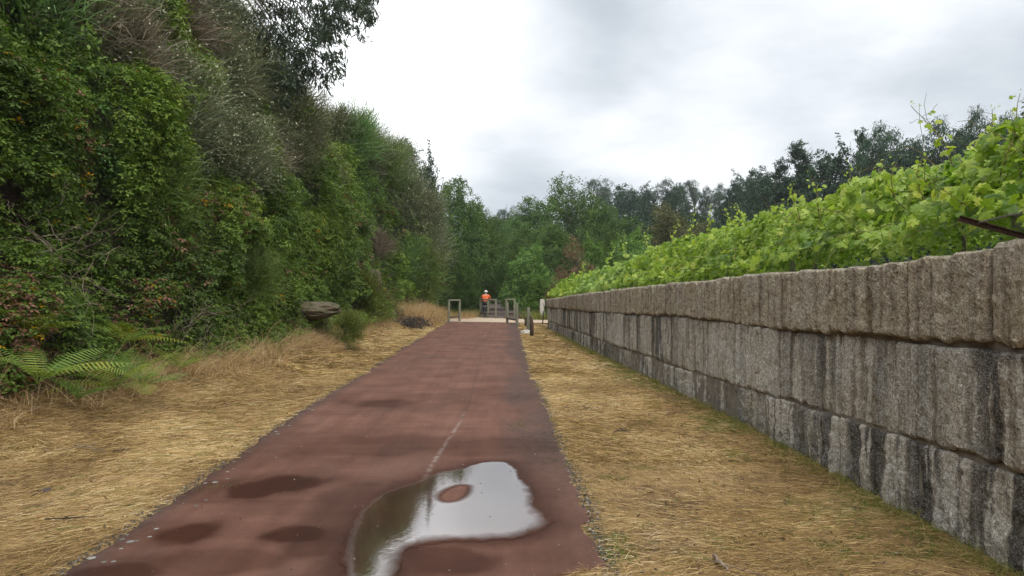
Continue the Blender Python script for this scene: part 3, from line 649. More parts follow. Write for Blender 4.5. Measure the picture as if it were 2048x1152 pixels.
kn = {'pine': ('umbrella_pine', 'flat-headed umbrella pine'), 'dark_a': ('broadleaf_tree', 'dark round-headed tree'), 'dark_b': ('broadleaf_tree', 'dark uneven-headed tree'),
      'euc': ('eucalyptus_tree', 'dark slender eucalyptus'), 'cypress': ('cypress_tree', 'dark pointed cypress')}
where = {1012: 'tiny in the notch of sky above the track', 1205: 'first on the skyline right of the central trees', 1247: 'next to the leftmost skyline pine', 1285: 'on the skyline above the olive bush, left part',
 1335: 'tallest above the olive brown bush', 1362: 'just left of the lone thin skyline pine', 1388: 'standing alone with sky round its trunk above the olive bush', 1412: 'just right of the lone thin skyline pine',
 1440: 'right of the gap of sky in the far skyline', 1478: 'where the skyline starts to climb to the right', 1500: 'second as the skyline starts to climb', 1525: 'just left of the big pointed cypress',
 1600: 'the broad one with the feathery top over the middle of the vines', 1568: 'on the left flank of the broad cypress', 1642: 'on the right flank of the broad cypress', 1692: 'right of the broad cypress, before the thin spire',
 1722: 'a thin spire between two rounder crowns', 1756: 'the tall twin-topped one over the right half of the vines, left top', 1786: 'the tall twin-topped one, right top', 1825: 'in the dip right of the twin tops',
 1878: 'behind the long upright vine shoots', 1918: 'low between the two tops behind the vine shoots', 1950: 'highest crown behind the vine shoots near the right edge', 1985: 'second from the right edge of the picture', 2018: 'peeping over the vines near the right edge', 2052: 'cut by the right edge above the vines',
 2100: 'beyond the right edge of the frame', 2170: 'farthest beyond the right edge of the frame', 1545: 'low in front of the broad cypress on its left', 1460: 'low behind where the skyline starts to climb'}
for k, (kd, px, top, d, ws) in enumerate(sk):
    place_tree(kd, kn[kd][0], kn[kd][1]+' '+where[px], 'tree', px, top, d, k*1.3, ws*(1.1 if kd == 'pine' else 1.25), 'trees on the far skyline')
# lower, nearer wood that fills the slope under the skyline
rf = np.random.default_rng(8)
wood = MB()
for k in range(46):
    px = 1190+k*20+rf.uniform(-8, 8); d = rf.uniform(72, 100); x = (px-1024)/F*d; topv = np.interp(px, [1190, 1450, 1600, 1800, 2150], [455, 438, 412, 368, 335])+rf.uniform(-12, 15)
    zb = float(H(x, d)); zt0 = zat(topv, d); hh = max(zt0-zb, 3); nn_ = 62
    c = np.array([x, d, zb+hh*.5])+norm(rf.normal(size=(nn_, 3)))*np.array([2.8, 2.8, hh*.52])
    V, T, A = clumped(rf, c, norm(c-[x, d, zb+hh*.4]), 34, .8, .30, LEAF); wood.add(V, None, T, A)
for k in range(24):                                          # far wood left of and behind the track
    px = rf.uniform(780, 1250); d = rf.uniform(125, 180); x = (px-1024)/F*d; zb = float(H(x, d)); topv = np.interp(px, [780, 1000, 1250], [400, 455, 400]); hh = max(zat(topv, d)-zb, 3)
    c = np.array([x, d, zb+hh*.5])+norm(rf.normal(size=(60, 3)))*np.array([5, 4, hh*.52])
    V, T, A = clumped(rf, c, norm(c-[x, d, zb]), 30, 1.4, .5, LEAF); wood.add(V, None, T, A)
wo = wood.build('far_wood', M['tree_dark']); tag(wo, 'dark continuous wood on the slope below the skyline trees', 'wood', kind='stuff')

# bank cover: brambles
br_ = np.random.default_rng(21)
PS = np.array(PROF_S[1:9]); PH = np.array(PROF_H[1:9]); seg = np.hypot(np.diff(PS), np.diff(PH)); cum = np.concatenate([[0], np.cumsum(seg)])
def bank_pt(y, t, off):
    """point on the bank face at arc length t, pushed out by off; and the outward direction"""
    s = np.interp(t, cum, PS); h = np.interp(t, cum, PH)
    s2 = np.interp(t+.15, cum, PS); h2 = np.interp(t+.15, cum, PH); tx, tz = -(s2-s), (h2-h); ln = np.hypot(tx, tz)+1e-9
    nx, nz_ = tz/ln, -tx/ln
    P = np.stack([fx(y)-s+nx*off, y, h+.28+nz_*off], -1); return P, np.stack([nx, np.full_like(nx, -.25), nz_], -1)
def bramble(n, y0, y1, t0, t1, leaf, per, rad):
    y = br_.uniform(y0, y1, n); t = br_.uniform(t0, t1, n)
    lump = fbm(pts(y*.42, t*.42, 0), 61, 3); lump2 = fbm(pts(y*1.5, t*1.5, 4), 63, 2)
    off = (.1+2.9*(lump-.34)*sm(t, .6, 3.2)+1.1*(lump2-.5))*sm(t, .2, 1.4)
    P, D = bank_pt(y, t, np.maximum(off, -.15)); D = norm(D+[0, 0, .55])
    V, T, A = clumped(br_, P, D, per, rad*br_.uniform(.5, 1.25, n), leaf, TRE, 0, .72, updir=.9, spread=.6)
    # patches of brown, withered and yellow leaves
    c = np.repeat(P, per, 0); pa = fbm(c*[.8, .8, .8]+[0, 0, 3], 91, 3); nearleft = np.exp(-((c[:, 1]-12.2)/2.2)**2)*np.exp(-((c[:, 2]-2.9)/1.5)**2)*.15
    A12 = np.clip(A[::12]+(fbm(c*[.35, .45, .5], 93, 3)-.5)*.9, 0, .72); u_ = br_.uniform(0, 1, len(c)); k = sm(pa+nearleft, .60, .80); a = np.where(u_ < k*.42, br_.uniform(.75, .89, len(c)), A12)
    a = np.where(br_.uniform(0, 1, len(c)) < .003+.03*k, br_.uniform(.95, 1, len(c)), a)
    return V, T, np.repeat(a, 12)
mb = MB()
for args in [(1500, 5, 14, .35, 7.5, .105, 62, .33), (1900, 14, 26, .3, 9.8, .12, 52, .38), (1500, 26, 50, .3, 10.2, .17, 40, .5), (500, 50, 62, 3, 12, .26, 26, .7), (260, 6, 46, 9.5, 12.5, .2, 34, .55)]:
    V, T, A = bramble(*args); mb.add(V, None, T, A)
bo = mb.build('bramble_thicket', M['bramble']); tag(bo, 'continuous green bramble cover with brown and yellow patches on the steep left bank', 'brambles', kind='stuff')

# brooms: sheaves of fine arching stems with pale pods
def ribbon(P0, D, Ln, W, droop, r, segs=3, rnd=None):
    n = len(P0); D = norm(D); side = norm(np.cross(D, r.normal(size=(n, 3)))); pts_ = []; 
    for k in range(segs+1):
        t = k/segs; p = P0+D*(Ln*t)[:, None]; p[:, 2] -= droop*Ln*t*t; w = (W*(1-t*.85))[:, None]*side
        pts_ += [p-w, p+w]
    V = np.stack(pts_, 1).reshape(-1, 3); k = np.arange(segs)*2; q = np.stack([k, k+1, k+3, k+2], -1)
    Q = (q[None]+np.arange(n)[:, None, None]*(segs+1)*2).reshape(-1, 4)
    return V, Q, np.repeat(r.uniform(0, 1, n) if rnd is None else rnd, (segs+1)*2)
def broom_mesh(seed, mat, pods=1600, nst=3600, R=1.0, w=.007, podc=(.7, 1)):
    r = np.random.default_rng(seed); mb = MB()
    hubs = norm(r.normal(size=(60, 3))+[0, 0, .5])*r.uniform(.15, .75, (60, 1))*R+[0, 0, .45*R]
    for h in hubs[:26]: mb.tube([(0, 0, -.4), h*.5+r.normal(size=3)*.06, h], [.022, .012, .005], 4, .3)
    k = r.integers(0, 60, nst); p = hubs[k]+r.normal(size=(nst, 3))*.14*R; d = norm(hubs[k]-[0, 0, .1])+r.normal(size=(nst, 3))*.42+[0, 0, .35]
    V, Q, A = ribbon(p, d, r.uniform(.25, .75, nst)*R, np.full(nst, w*R), .35, r, 3, r.uniform(0, .6, nst)); mb.add(V, Q, None, A)
    ii = r.choice(nst, pods); pp = p[ii]+norm(d[ii])*r.uniform(.2, .65, (pods, 1))*R; pp[:, 2] -= .1*R
    V, T, A = scatter(LEAF[0], LEAF[1], pp, r.normal(size=(pods, 3))+[0, 0, .5], r.uniform(.03, .05, pods)*R, r.uniform(*podc, pods), None, r); mb.add(V, None, T, A)
    return mb.mesh('broom', M[mat])
BR = {'grey': [broom_mesh(31, 'broom', 1700), broom_mesh(32, 'broom', 1100)], 'brown': [broom_mesh(33, 'broom_brown', 500)], 'green': [broom_mesh(34, 'broom_green', 700, 4200)], 'yellow': [broom_mesh(35, 'broom_yellow', 900, 4000)]}
def lean(o, y):  # tip outwards from the bank
    o.rotation_euler = (0, math.radians(28), 0)
brooms = [
 ('grey', 330, 50, 1.9, 'grey green broom bush at the top of the bank, left of the hanging eucalyptus'), ('grey', 430, 110, 2.0, 'pale podded broom under the left end of the hanging eucalyptus leaves'),
 ('grey', 520, 70, 2.0, 'broom bush directly behind the hanging eucalyptus leaves'), ('grey', 380, 190, 1.8, 'broom bush in the middle of the upper bank, heavy with pale pods'),
 ('grey', 470, 250, 1.8, 'grey broom on the bank below the eucalyptus leaves'), ('grey', 560, 210, 1.9, 'grey broom standing against the sky just below the eucalyptus'),
 ('grey', 430, 340, 1.4, 'broom with whitish pods hanging over the middle bramble patch'), ('brown', 350, 130, 1.4, 'brown dead broom between the podded brooms of the upper bank'),
 ('brown', 150, 60, 1.5, 'brown dead broom tangle at the upper left of the bank'), ('brown', 220, 150, 1.3, 'brown twiggy broom left of the upper bank centre'), ('grey', 250, 20, 1.8, 'broom cut by the top edge at upper left'),
 ('brown', 590, 310, 1.5, 'brownish broom on the slope below the sky edge'), ('grey', 650, 290, 1.7, 'grey broom on the sky edge of the bank right of the eucalyptus'), ('green', 700, 290, 1.9, 'green broom on the falling sky edge of the bank'),
 ('grey', 740, 320, 1.9, 'grey broom on the sky edge before the dark leaved tree'), ('brown', 500, 330, 1.2, 'small brown broom between the brambles and the podded brooms'),
 ('green', 255, 370, 1.25, 'fine bright green broom tuft in the middle of the left bramble patch'), ('green', 300, 420, 1.1, 'second fine green tuft just below the bright green broom'), ('green', 480, 560, .9, 'dark fine-stemmed broom above the rock ledge on its left'),
 ('green', 650, 510, 1.2, 'grey green broom drooping over the rock ledge'), ('yellow', 735, 600, 1.1, 'yellow green broom right of the rock ledge'), ('yellow', 690, 640, .55, 'small yellow green tuft at the foot of the bank below the rock ledge'),
 ('brown', 745, 500, 1.2, 'brown broom patch on the face right of the rock ledge'), ('grey', 640, 380, 1.3, 'grey broom among the brambles below the sky edge'),
 ('grey', 300, 260, 1.5, 'grey podded broom leaning over the left edge of the middle bramble patch'), ('grey', 470, 160, 2.1, 'wide pale broom at the centre of the broom belt below the eucalyptus'), ('grey', 200, 90, 1.7, 'grey broom between the brown dead brooms at upper left'),
 ('brown', 290, 90, 1.6, 'brown broom near the top of the bank right of the upper left branch tangle'), ('grey', 400, 30, 2.2, 'tall grey broom at the very top left of the eucalyptus'), ('brown', 430, 210, 1.5, 'brown faded broom within the podded belt'), ('grey', 560, 270, 1.7, 'grey broom below the lowest eucalyptus leaves'), ('brown', 620, 360, 1.3, 'faded brown broom above the green slope bushes'),
 ('green', 60, 40, 1.4, 'green broom in the top left corner'), ('grey', 560, 330, 1.3, 'grey podded broom on the slope between brown brooms')]
for k, (kd, px, py, s, lab) in enumerate(brooms):
    x, d, z = hit(px, py, .8); me = BR[kd][k % len(BR[kd])]
    o = ob('broom_bush', me, loc=(x, d, z+.3), rot=(0, math.radians(20), k*2.1), scale=s); tag(o, lab, 'bush', 'broom bushes on the left bank')
for k, (kd, px, py, d, s, lab) in enumerate([
 ('green', 690, 292, 36, 2.0, 'rounded green bush on the falling sky edge right of the lower eucalyptus leaves'), ('grey', 725, 312, 38, 2.0, 'grey broom rounding the sky edge midway down to the dark leaved tree'), ('green', 768, 335, 41, 2.0, 'green broom on the sky edge just left of the dark leaved tree'),
 ('grey', 800, 400, 43, 2.3, 'large grey broom overhanging the end of the bank below the dark leaved tree'), ('grey', 765, 350, 44, 2.3, 'grey broom at the upper end of the bank left of the dark leaved tree'),
 ('brown', 770, 470, 42, 2.0, 'brownish broom on the end face of the bank'), ('grey', 838, 440, 43.5, 2.0, 'grey broom at the outermost upper tip of the bank end'), ('green', 800, 540, 41, 1.9, 'green bush low on the end face of the bank'),
 ('grey', 842, 500, 43, 1.9, 'grey green broom halfway up the tip of the bank end'), ('yellow', 852, 540, 41.5, 1.5, 'broom with yellow flowers at the outermost tip of the bank above the tall dry grass'),
 ('green', 760, 590, 39.5, 1.4, 'dark green bush at the foot of the bank left of the tall dry grass'), ('green', 830, 575, 42, 1.7, 'green bush just behind the tall dry grass at the bank end'), ('brown', 745, 420, 41.5, 1.8, 'brown twiggy broom on the upper face near the bank end')]):
    x = (px-1024)/F*d; o = ob('broom_bush', BR[kd][k % len(BR[kd])], loc=(x, d, zat(py, d)-s*.5), rot=(0, .2, k*1.7), scale=s); tag(o, lab, 'bush', 'broom bushes on the left bank')
# leafy bushes in the bank
bushes = {'a': lobes_tree('bu', 41, 2.4, 1.3, .0, 14, 230, 34, .085, 'bush', clump=.24, squash=.9, shoots=30), 'b': lobes_tree('bv', 42, 2.4, 1.3, .0, 14, 230, 34, .085, 'bush', clump=.24, squash=.9, shoots=40)}
for k, (px, py, s, lab) in enumerate([(600, 400, 1.2, 'lush green bush on the bank halfway between rock ledge and sky edge'), (530, 380, 1.0, 'green bush left of the lush one on the middle slope'), (670, 430, 1.3, 'green bush above the rock ledge, right of the lush one'),
   (740, 250, 1.5, 'green bush rounding the sky edge of the bank'), (20, 90, 1.3, 'green leafy bush cut by the left edge near the top'), (120, 280, 1.0, 'yellowish green bush on the left part of the bank'), (700, 380, 1.3, 'green bush on the slope below the sky edge brooms')]):
    x, d, z = hit(px, py, .6); o = thing('leafy_bush', lab, 'bush', (x, d, z-.6), k*1.1, 'leafy bushes on the left bank', s*.9)
    cr_, tr_, _ = bushes['ab'[k % 2]]; ob('foliage', cr_, o); ob('stem', tr_, o)

# ferns at the foot of the bank
def fern_mesh(seed, n=9, tone=(.0, .75)):
    r = np.random.default_rng(seed); mb = MB()
    for k in range(n):
        a = k*2.4+r.uniform(-.3, .3); Ln = r.uniform(.65, 1.0); el = r.uniform(.7, 1.2); m_ = 22
        t = np.linspace(0, 1, m_); hor = Ln*(t*math.cos(el)+.35*t*t); ver = Ln*(t*math.sin(el)-.42*t*t)
        P = np.stack([hor*math.cos(a), hor*math.sin(a), ver], -1); side = np.array([-math.sin(a), math.cos(a), 0]); T_ = norm(np.gradient(P, axis=0)); Nn = np.cross(side[None], T_)
        tone_ = r.uniform(*tone); mb.tube(P, np.linspace(.005, .001, m_), 3, tone_, cap=False)
        for sgn in (-1, 1):
            q = np.arange(4, m_-1); w = Ln*.30*np.sin(np.pi*np.clip((t[q]-.08)/.98, 0, 1))**.8*(1-t[q]*.35); base = P[q]
            tip = base+sgn*side*w[:, None]+T_[q]*w[:, None]*.35-np.array([0, 0, 1])*w[:, None]*.25; b1 = base+T_[q]*Ln*.010; b0 = base-T_[q]*Ln*.010; mid = base*.45+tip*.55+Nn[q]*w[:, None]*.05
            m1 = mid+T_[q]*Ln*.007; m0 = mid-T_[q]*Ln*.007
            V = np.stack([b0, b1, m1, tip, m0], 1).reshape(-1, 3); Q = np.arange(len(q))[:, None]*5+np.array([[0, 1, 2, 4]]); T = np.arange(len(q))[:, None]*5+np.array([[4, 2, 3]])
            mb.add(V, Q, T, np.repeat(np.clip(tone_+r.uniform(-.12, .12, len(q)), 0, 1), 5))
    return mb.mesh('fern', M['fern'])
FE = [fern_mesh(1, 9, (.2, .8)), fern_mesh(2, 10, (.55, .95)), fern_mesh(3, 8, (0, .5))]
for k, (px, py, d, s, fi, lab) in enumerate([(40, 760, 11.0, 1.25, 1, 'large yellow green fern at the left edge above the bare earth'), (10, 690, 11.3, 1.2, 1, 'yellow green fern cut by the left edge, above the largest one'), (105, 640, 12.0, .9, 2, 'dull green fern behind the large yellow fern'),
   (200, 775, 11.6, 1.05, 0, 'bright green fern right of the bare earth patch'), (255, 770, 12.2, .95, 0, 'bright green fern, its fronds reaching right over the straw'), (215, 700, 12.4, 1.0, 0, 'upright bright green fern standing behind the two low ones'), (330, 745, 13.5, .8, 1, 'small yellowing fern beside the tall dry stems'),
   (300, 640, 13.4, .9, 2, 'shaded fern under the brambles, farthest right of the fern group'), (60, 545, 11.8, .8, 2, 'small green fern high among the brambles at the left edge'), (150, 300, 13.5, .8, 0, 'bright fern high on the bank amid brambles'), (120, 790, 11.2, .7, 2, 'small dark fern at the edge of the bare earth patch')]):
    x, d, z = hit(px, py-42, .45)
    o = ob('fern', FE[fi], loc=(x+.30, d-.12, z+.12), rot=(0, .25, k*1.3), scale=s*.9); tag(o, lab, 'fern', 'ferns at the foot of the left bank')

# dead branches in the bank
def tangle(seed, n, spread, Ln, rad, mat, curl=.25):
    r = np.random.default_rng(seed); mb = MB()
    for k in range(n):
        p = r.normal(size=3)*spread*[.6, .8, .8]; d = norm(r.normal(size=3)+[.5, 0, -.25]); P = [p]; st = Ln*r.uniform(.5, 1)/9
        for q in range(9): d = norm(d+r.normal(size=3)*curl+[0, 0, -.05]); p = p+d*st; P.append(p)
        mb.tube(P, np.linspace(rad, rad*.25, 10)*r.uniform(.5, 1.2), 4)
        for _ in range(2):
            i0 = r.integers(2, 8); p2 = P[i0]; d2 = norm(d+r.normal(size=3)*.9); Q_ = [p2]
            for q in range(4): d2 = norm(d2+r.normal(size=3)*curl); p2 = p2+d2*st; Q_.append(p2)
            mb.tube(Q_, np.linspace(rad*.5, rad*.15, 5), 3)
    return mb.mesh('dead_branches', M[mat])
TG = [tangle(51, 22, .50, 1.5, .006, 'twig'), tangle(52, 20, .45, 1.4, .0055, 'twig')]
for k, (px, py, s, lab) in enumerate([(170, 110, 1.2, 'tangle of bare pale branches at the upper left of the bank'), (250, 60, 1.1, 'brown hanging bare twigs near the top edge'), (200, 200, 1.1, 'bare crooked branches over the dark hollow in the brambles'), (370, 60, 1.0, 'bare twigs beside the podded brooms near the top'),
   (90, 590, 1.0, 'dry pale stems among the ferns at left'), (380, 650, .8, 'dry arching stems at the foot of the bank over the straw'), (50, 470, .9, 'reddish bare bramble canes at the left edge'), (350, 210, 1.0, 'curved bare branches in the middle of the podded brooms'), (610, 300, 1.0, 'bare twigs on the slope near the sky edge')]):
    x, d, z = hit(px, py, .9); o = ob('dead_branches', TG[k % 2], loc=(x+.2, d, zat(py, d)), rot=(k*.3, 0, k*.9), scale=s); tag(o, lab, 'branches', 'dead branches in the left bank')
for k, (px, py, d, lab) in enumerate([(690, 235, 36, 'thin leafless twigs sticking up against the white sky'), (735, 268, 38, 'leafless twigs on the falling edge of the bank against the sky'), (800, 278, 46, 'fine bare twigs on top of the dark leaved tree at the bank end')]):
    o = ob('dead_branches', TG[1], loc=((px-1024)/F*d, d, zat(py, d)-.2), rot=(1.2, .4, k), scale=1.3); tag(o, lab, 'branches', 'bare twigs against the sky')

# eucalyptus hanging in from the top of the bank
er_ = np.random.default_rng(77)
eu = thing('eucalyptus_tree', 'eucalyptus on top of the bank with long drooping leaves hanging in from the top edge', 'tree', (-10.2, 23.0, 9.0))
base = np.array([-10.2, 23.0, 9.0]); mb = MB(); tb = MB(); C_ = []; 
tips = [(560, 20), (590, 60), (610, 100), (625, 130), (600, 20), (640, 15), (680, 30), (700, 45), (720, 10), (740, 5), (655, 115), (640, 90), (575, 90), (560, 130), (590, 140), (545, 60), (620, 50), (500, 10), (520, 60), (700, 5), (665, 55), (610, 150), (560, 180), (585, 175), (640, 60), (480, 40), (440, 20), (680, 0), (650, -30), (720, -40), (600, -60), (560, -40), (680, -80), (740, -70), (500, -60), (460, -90), (540, -120), (620, -140), (700, -140)]
tb.tube([(0, 0, -.8), (.3, 0, 1.5), (.8, 0, 3.2), (1.2, .1, 5.2)], [.22, .19, .14, .06], 8)
for (px, py) in tips:
    d = 22.5+er_.uniform(-1.6, 1.6); c = np.array([(px-1024)/F*d, d, zat(py, d)])-base
    p1 = np.array([.8, 0, 2.8]); m_ = (p1+c)/2+[0, 0, .7]; tb.tube([p1, m_, c+[0, 0, .3]], [.05, .028, .008], 5)
    for _ in range(7): C_.append(c+er_.normal(size=3)*[.28, .5, .24])
C_ = np.array(C_)
V, T, A = clumped(er_, C_, np.tile([[0, 0, -1.]], (len(C_), 1)), 34, .30, .24, LONG, hang=(.1, 0, -1), updir=0); mb.add(V, None, T, A)
mb.build('crown', M['euc'], eu); tb.build('trunk', M['bark'], eu, True)

# rocks in the bank
def rock(seed, sx, sy, sz, mat='rock', sub=3):
    import bmesh
    bm = bmesh.new(); bmesh.ops.create_icosphere(bm, subdivisions=sub+1, radius=1); V = np.array([v.co[:] for v in bm.verts])
    V = np.sign(V)*np.abs(V)**.75; n = fbm(V*1.6+seed, seed, 4)-.5; V = V*(1+.55*n[:, None])*[sx, sy, sz]
    for v, c in zip(bm.verts, V): v.co = c
    me = bpy.data.meshes.new('rock'); bm.to_mesh(me); bm.free(); me.materials.append(M[mat]); return me
def put_rock(name, label, px, py, d, sx, sy, sz, seed, mat='rock', group=None):
    o = ob(name, rock(seed, sx, sy, sz, mat), loc=((px-1024)/F*d, d, zat(py, d)), rot=(0, 0, seed*.7)); tag(o, label, 'rock', group); return o
put_rock('rock_ledge', 'broad brown grey rock ledge jutting from the bank above the foot', 618, 620, 21.9, 1.1, .8, .26, 3)
put_rock('rock', 'pale small rock showing in the bank face right of the ledge', 748, 562, 33.0, .3, .4, .5, 4)
put_rock('rock', 'rock above the ledge half hidden by drooping broom', 560, 606, 20.6, .4, .6, .22, 6)
put_rock('boulder', 'pale rounded boulder lying beside the two short timber posts', 1053, 668, 30.4, .26, .22, .17, 7, 'concrete')

# ------------------------------------------------------------------ straw, grass
gr_ = np.random.default_rng(90)
def straw(n, y0, y1, side, L0, L1, W, lift=.018, pw=1.6):
    y = y0+(y1-y0)*gr_.uniform(0, 1, n)**pw
    u = gr_.uniform(0, 1, n)
    a, b = (fx(y)-.7, xl(y)-.05) if side < 0 else (xr(y)+.06-.30*(1-sm(y, 4.8, 5.1))-.12*np.exp(-((y-5.75)/.12)**2), xw(y)-.1)
    x = a+(b-a)*u
    # mown straw lies in swathes
    th = (fbm(pts(x*.5, y*.35, side), 14, 2)-.5)*5+(1.15 if side < 0 else .35)+gr_.normal(size=n)*np.where(gr_.uniform(0, 1, n) < .4, 1.3, .5)
    Ln = gr_.uniform(L0, L1, n); z = H(x, y)+gr_.uniform(.0, lift, n)+.012
    kp = gr_.uniform(0, 1, n) < .35+.9*sm(fbm(pts(x*1.7, y*1.1, side+5), 57, 3), .36, .55); x, y, th = x[kp], y[kp], th[kp]; n = len(x); Ln = Ln[kp]; z = z[kp]
    D = np.stack([np.cos(th), np.sin(th), gr_.normal(size=n)*.06+.02], -1); flip = gr_.choice([-1, 1], n)[:, None]; D = D*np.array([1, 1, 1])*np.where(np.arange(3) < 2, flip, 1)
    P = np.stack([x, y, z], -1)-D*(Ln*.5)[:, None]*[1, 1, 0]
    tone = fbm(pts(x*1.1, y*.8, 2), 44, 3); rnd = np.clip(-.05+.95*gr_.uniform(0, 1, n)+(tone-.5)*.9, 0, .93)
    if side > 0: gk = np.clip(1.0*sm(x, xr(y)+1.3, xw(y))*sm(tone, .36, .54)+.08, 0, 1)
    else: gk = .04+.12*sm(tone, .6, .7)
    rnd = np.where(gr_.uniform(0, 1, n) < gk*.5, gr_.uniform(.96, 1, n), rnd)
    V, Q, A = ribbon(P, D, Ln, np.full(n, W)*gr_.uniform(.6, 1.3, n), gr_.uniform(0, .12), gr_, 3, rnd)
    # widest side up, so that they lie flat
    return V, Q, A
mb = MB()
for a in [(60000, 4.0, 9, -1, .08, .30, .0017), (46000, 8, 17, -1, .10, .34, .0030), (24000, 16, 40, -1, .18, .45, .008),
          (46000, 4.0, 8.5, 1, .05, .20, .0015), (34000, 8, 16, 1, .07, .24, .0028), (16000, 15, 37, 1, .12, .35, .007)]:
    V, Q, A = straw(*a); mb.add(V, Q, None, A)
st_ = mb.build('mown_straw', M['straw']); tag(st_, 'golden mown straw lying on the verges on both sides of the red path', 'straw', kind='stuff')

def tufts(P, per, Ln, W, rnd0, rnd1, spread, sl=.5, droop=.5):
    n = len(P)*per; p = np.repeat(P, per, 0)+gr_.normal(size=(n, 3))*[spread, spread, 0]; d = gr_.normal(size=(n, 3))*[sl, sl, 0]+[0, 0, 1]
    return ribbon(p, d, Ln*gr_.uniform(.4, 1.15, n), np.full(n, W), droop, gr_, 4, gr_.uniform(rnd0, rnd1, n))
def on_ground(x, y, dz=0): x = np.asarray(x, float); y = np.asarray(y, float); return np.stack([x, y, H(x, y)+dz], -1)
mb = MB()
y = gr_.uniform(6, 40, 420); V, Q, A = tufts(on_ground(fx(y)+gr_.uniform(-.7, .35, 420), y), 30, .60, .0042, .0, 1, .12, .75); mb.add(V, Q, None, A)
y = gr_.uniform(34.5, 41.5, 130); V, Q, A = tufts(on_ground(fx(y)+gr_.uniform(-.5, .9, 130), y), 60, 1.25, .008, .2, 1, .16, .35, .35); mb.add(V, Q, None, A)
y = gr_.uniform(44, 49, 60); V, Q, A = tufts(on_ground(gr_.uniform(-5.5, -2.3, 60), y), 40, .7, .007, .0, .8, .2, .35, .35); mb.add(V, Q, None, A)
px_ = gr_.uniform(230, 520, 60); V, Q, A = tufts(np.array([on_ground(fx(d)-.1, d) for d in np.interp(px_, [230, 520], [11.5, 20])]), 40, .95, .004, .3, 1, .16, .6, .5); mb.add(V, Q, None, A)
y = gr_.uniform(9.3, 26, 260)**1; V, Q, A = tufts(on_ground(fx(y)+gr_.uniform(-.5, .25, 260), y), 2, 1.5, .0035, .6, 1, .1, .6, .45); mb.add(V, Q, None, A)
c = np.array([(-5.3+gr_.uniform(-.9, .5), 20.6+gr_.uniform(-.8, .5)) for _ in range(70)]); V, Q, A = tufts(on_ground(c[:, 0], c[:, 1]), 26, .62, .004, .1, .9, .1, .6, .5); mb.add(V, Q, None, A)
tg = mb.build('tall_dry_grass', M['drygrass']); tag(tg, 'tall pale dry grass along the foot of the bank and by the crossing', 'grass', kind='stuff')
mb = MB()
y = np.concatenate([gr_.uniform(4.6, 34, 330)]); V, Q, A = tufts(on_ground(xw(y)-gr_.exponential(.22, 330)-.05, y), 24, .17, .0025, 0, 1, .07, .8, .6); mb.add(V, Q, None, A)
c = np.array([(gpx(1460, 868)), (gpx(1470, 862)), gpx(1560, 915), gpx(1730, 1025), gpx(1120, 925), gpx(1230, 1110), gpx(1850, 1110), gpx(1380, 800), gpx(1590, 1000), gpx(430, 978)]); c = np.repeat(c, 14, 0)+gr_.normal(size=(140, 2))*.09
V, Q, A = tufts(on_ground(c[:, 0], c[:, 1]), 16, .10, .0022, 0, .75, .04, .9, .7); mb.add(V, Q, None, A)
y = gr_.uniform(5, 38, 260); V, Q, A = tufts(on_ground(xr(y)+gr_.uniform(.02, .12, 260), y), 9, .06, .0025, 0, .9, .03, .9, .6); mb.add(V, Q, None, A)
y = gr_.uniform(5, 30, 160); V, Q, A = tufts(on_ground(xl(y)-gr_.uniform(.02, .16, 160), y), 9, .06, .0025, .3, .9, .03, .9, .6); mb.add(V, Q, None, A)
y = gr_.uniform(4.6, 30, 420); V, Q, A = tufts(on_ground(xw(y)-gr_.exponential(.06, 420)-.09, y), 16, .24, .0026, .55, 1, .07, .6, .5); mb.add(V, Q, None, A)
# rough green grass right of the crossing and beyond
x = gr_.uniform(.9, 3.4, 190); y = gr_.uniform(43, 50, 190); V, Q, A = tufts(on_ground(x, y), 40, .85, .008, 0, 1, .2, .4, .4); mb.add(V, Q, None, A)
x = gr_.uniform(-6.5, -2.4, 150); y = gr_.uniform(46, 58, 150); V, Q, A = tufts(on_ground(x, y), 34, .6, .009, 0, .9, .2, .4, .4); mb.add(V, Q, None, A)
gg = mb.build('green_grass', M['grass']); tag(gg, 'short green grass along the wall foot, the path edges and beyond the crossing', 'grass', kind='stuff')

# gravel and dry litter along the path edges
def pebbles(n, xf, y0, y1, s0, s1, mat, name, label, cat, pw=1.5, flat=.5):
    t = (1+5**.5)/2; iv = norm(np.array([[-1, t, 0], [1, t, 0], [-1, -t, 0], [1, -t, 0], [0, -1, t], [0, 1, t], [0, -1, -t], [0, 1, -t], [t, 0, -1], [t, 0, 1], [-t, 0, -1], [-t, 0, 1]]))
    it = np.array([[0, 11, 5], [0, 5, 1], [0, 1, 7], [0, 7, 10], [0, 10, 11], [1, 5, 9], [5, 11, 4], [11, 10, 2], [10, 7, 6], [7, 1, 8], [3, 9, 4], [3, 4, 2], [3, 2, 6], [3, 6, 8], [3, 8, 9], [4, 9, 5], [2, 4, 11], [6, 2, 10], [8, 6, 7], [9, 8, 1]])
    y = y0+(y1-y0)*gr_.uniform(0, 1, n)**pw; x = xf(y, n); p = on_ground(x, y, .020 if name == "path_grit" else .012)
    n_ = gr_.normal(size=(n, 3))*.25+[0, 0, 1]; iv = iv*[1, .8, flat]
    V, T, A = scatter(iv, it, p, n_, gr_.uniform(s0, s1, n)*.5, gr_.uniform(0, 1, n)**2)
    o = ob(name, mesh_np(name, V, T, M[mat], {'rnd': A})); tag(o, label, cat, kind='stuff')
pebbles(6500, lambda y, n: np.where(gr_.uniform(0, 1, n) < .6, xr(y)+gr_.normal(size=n)*.045+.03, xl(y)-gr_.normal(size=n)*.045-.03), 4.2, 24, .008, .022, 'gravel', 'gravel', 'small grey gravel along the broken edges of the red path', 'gravel')
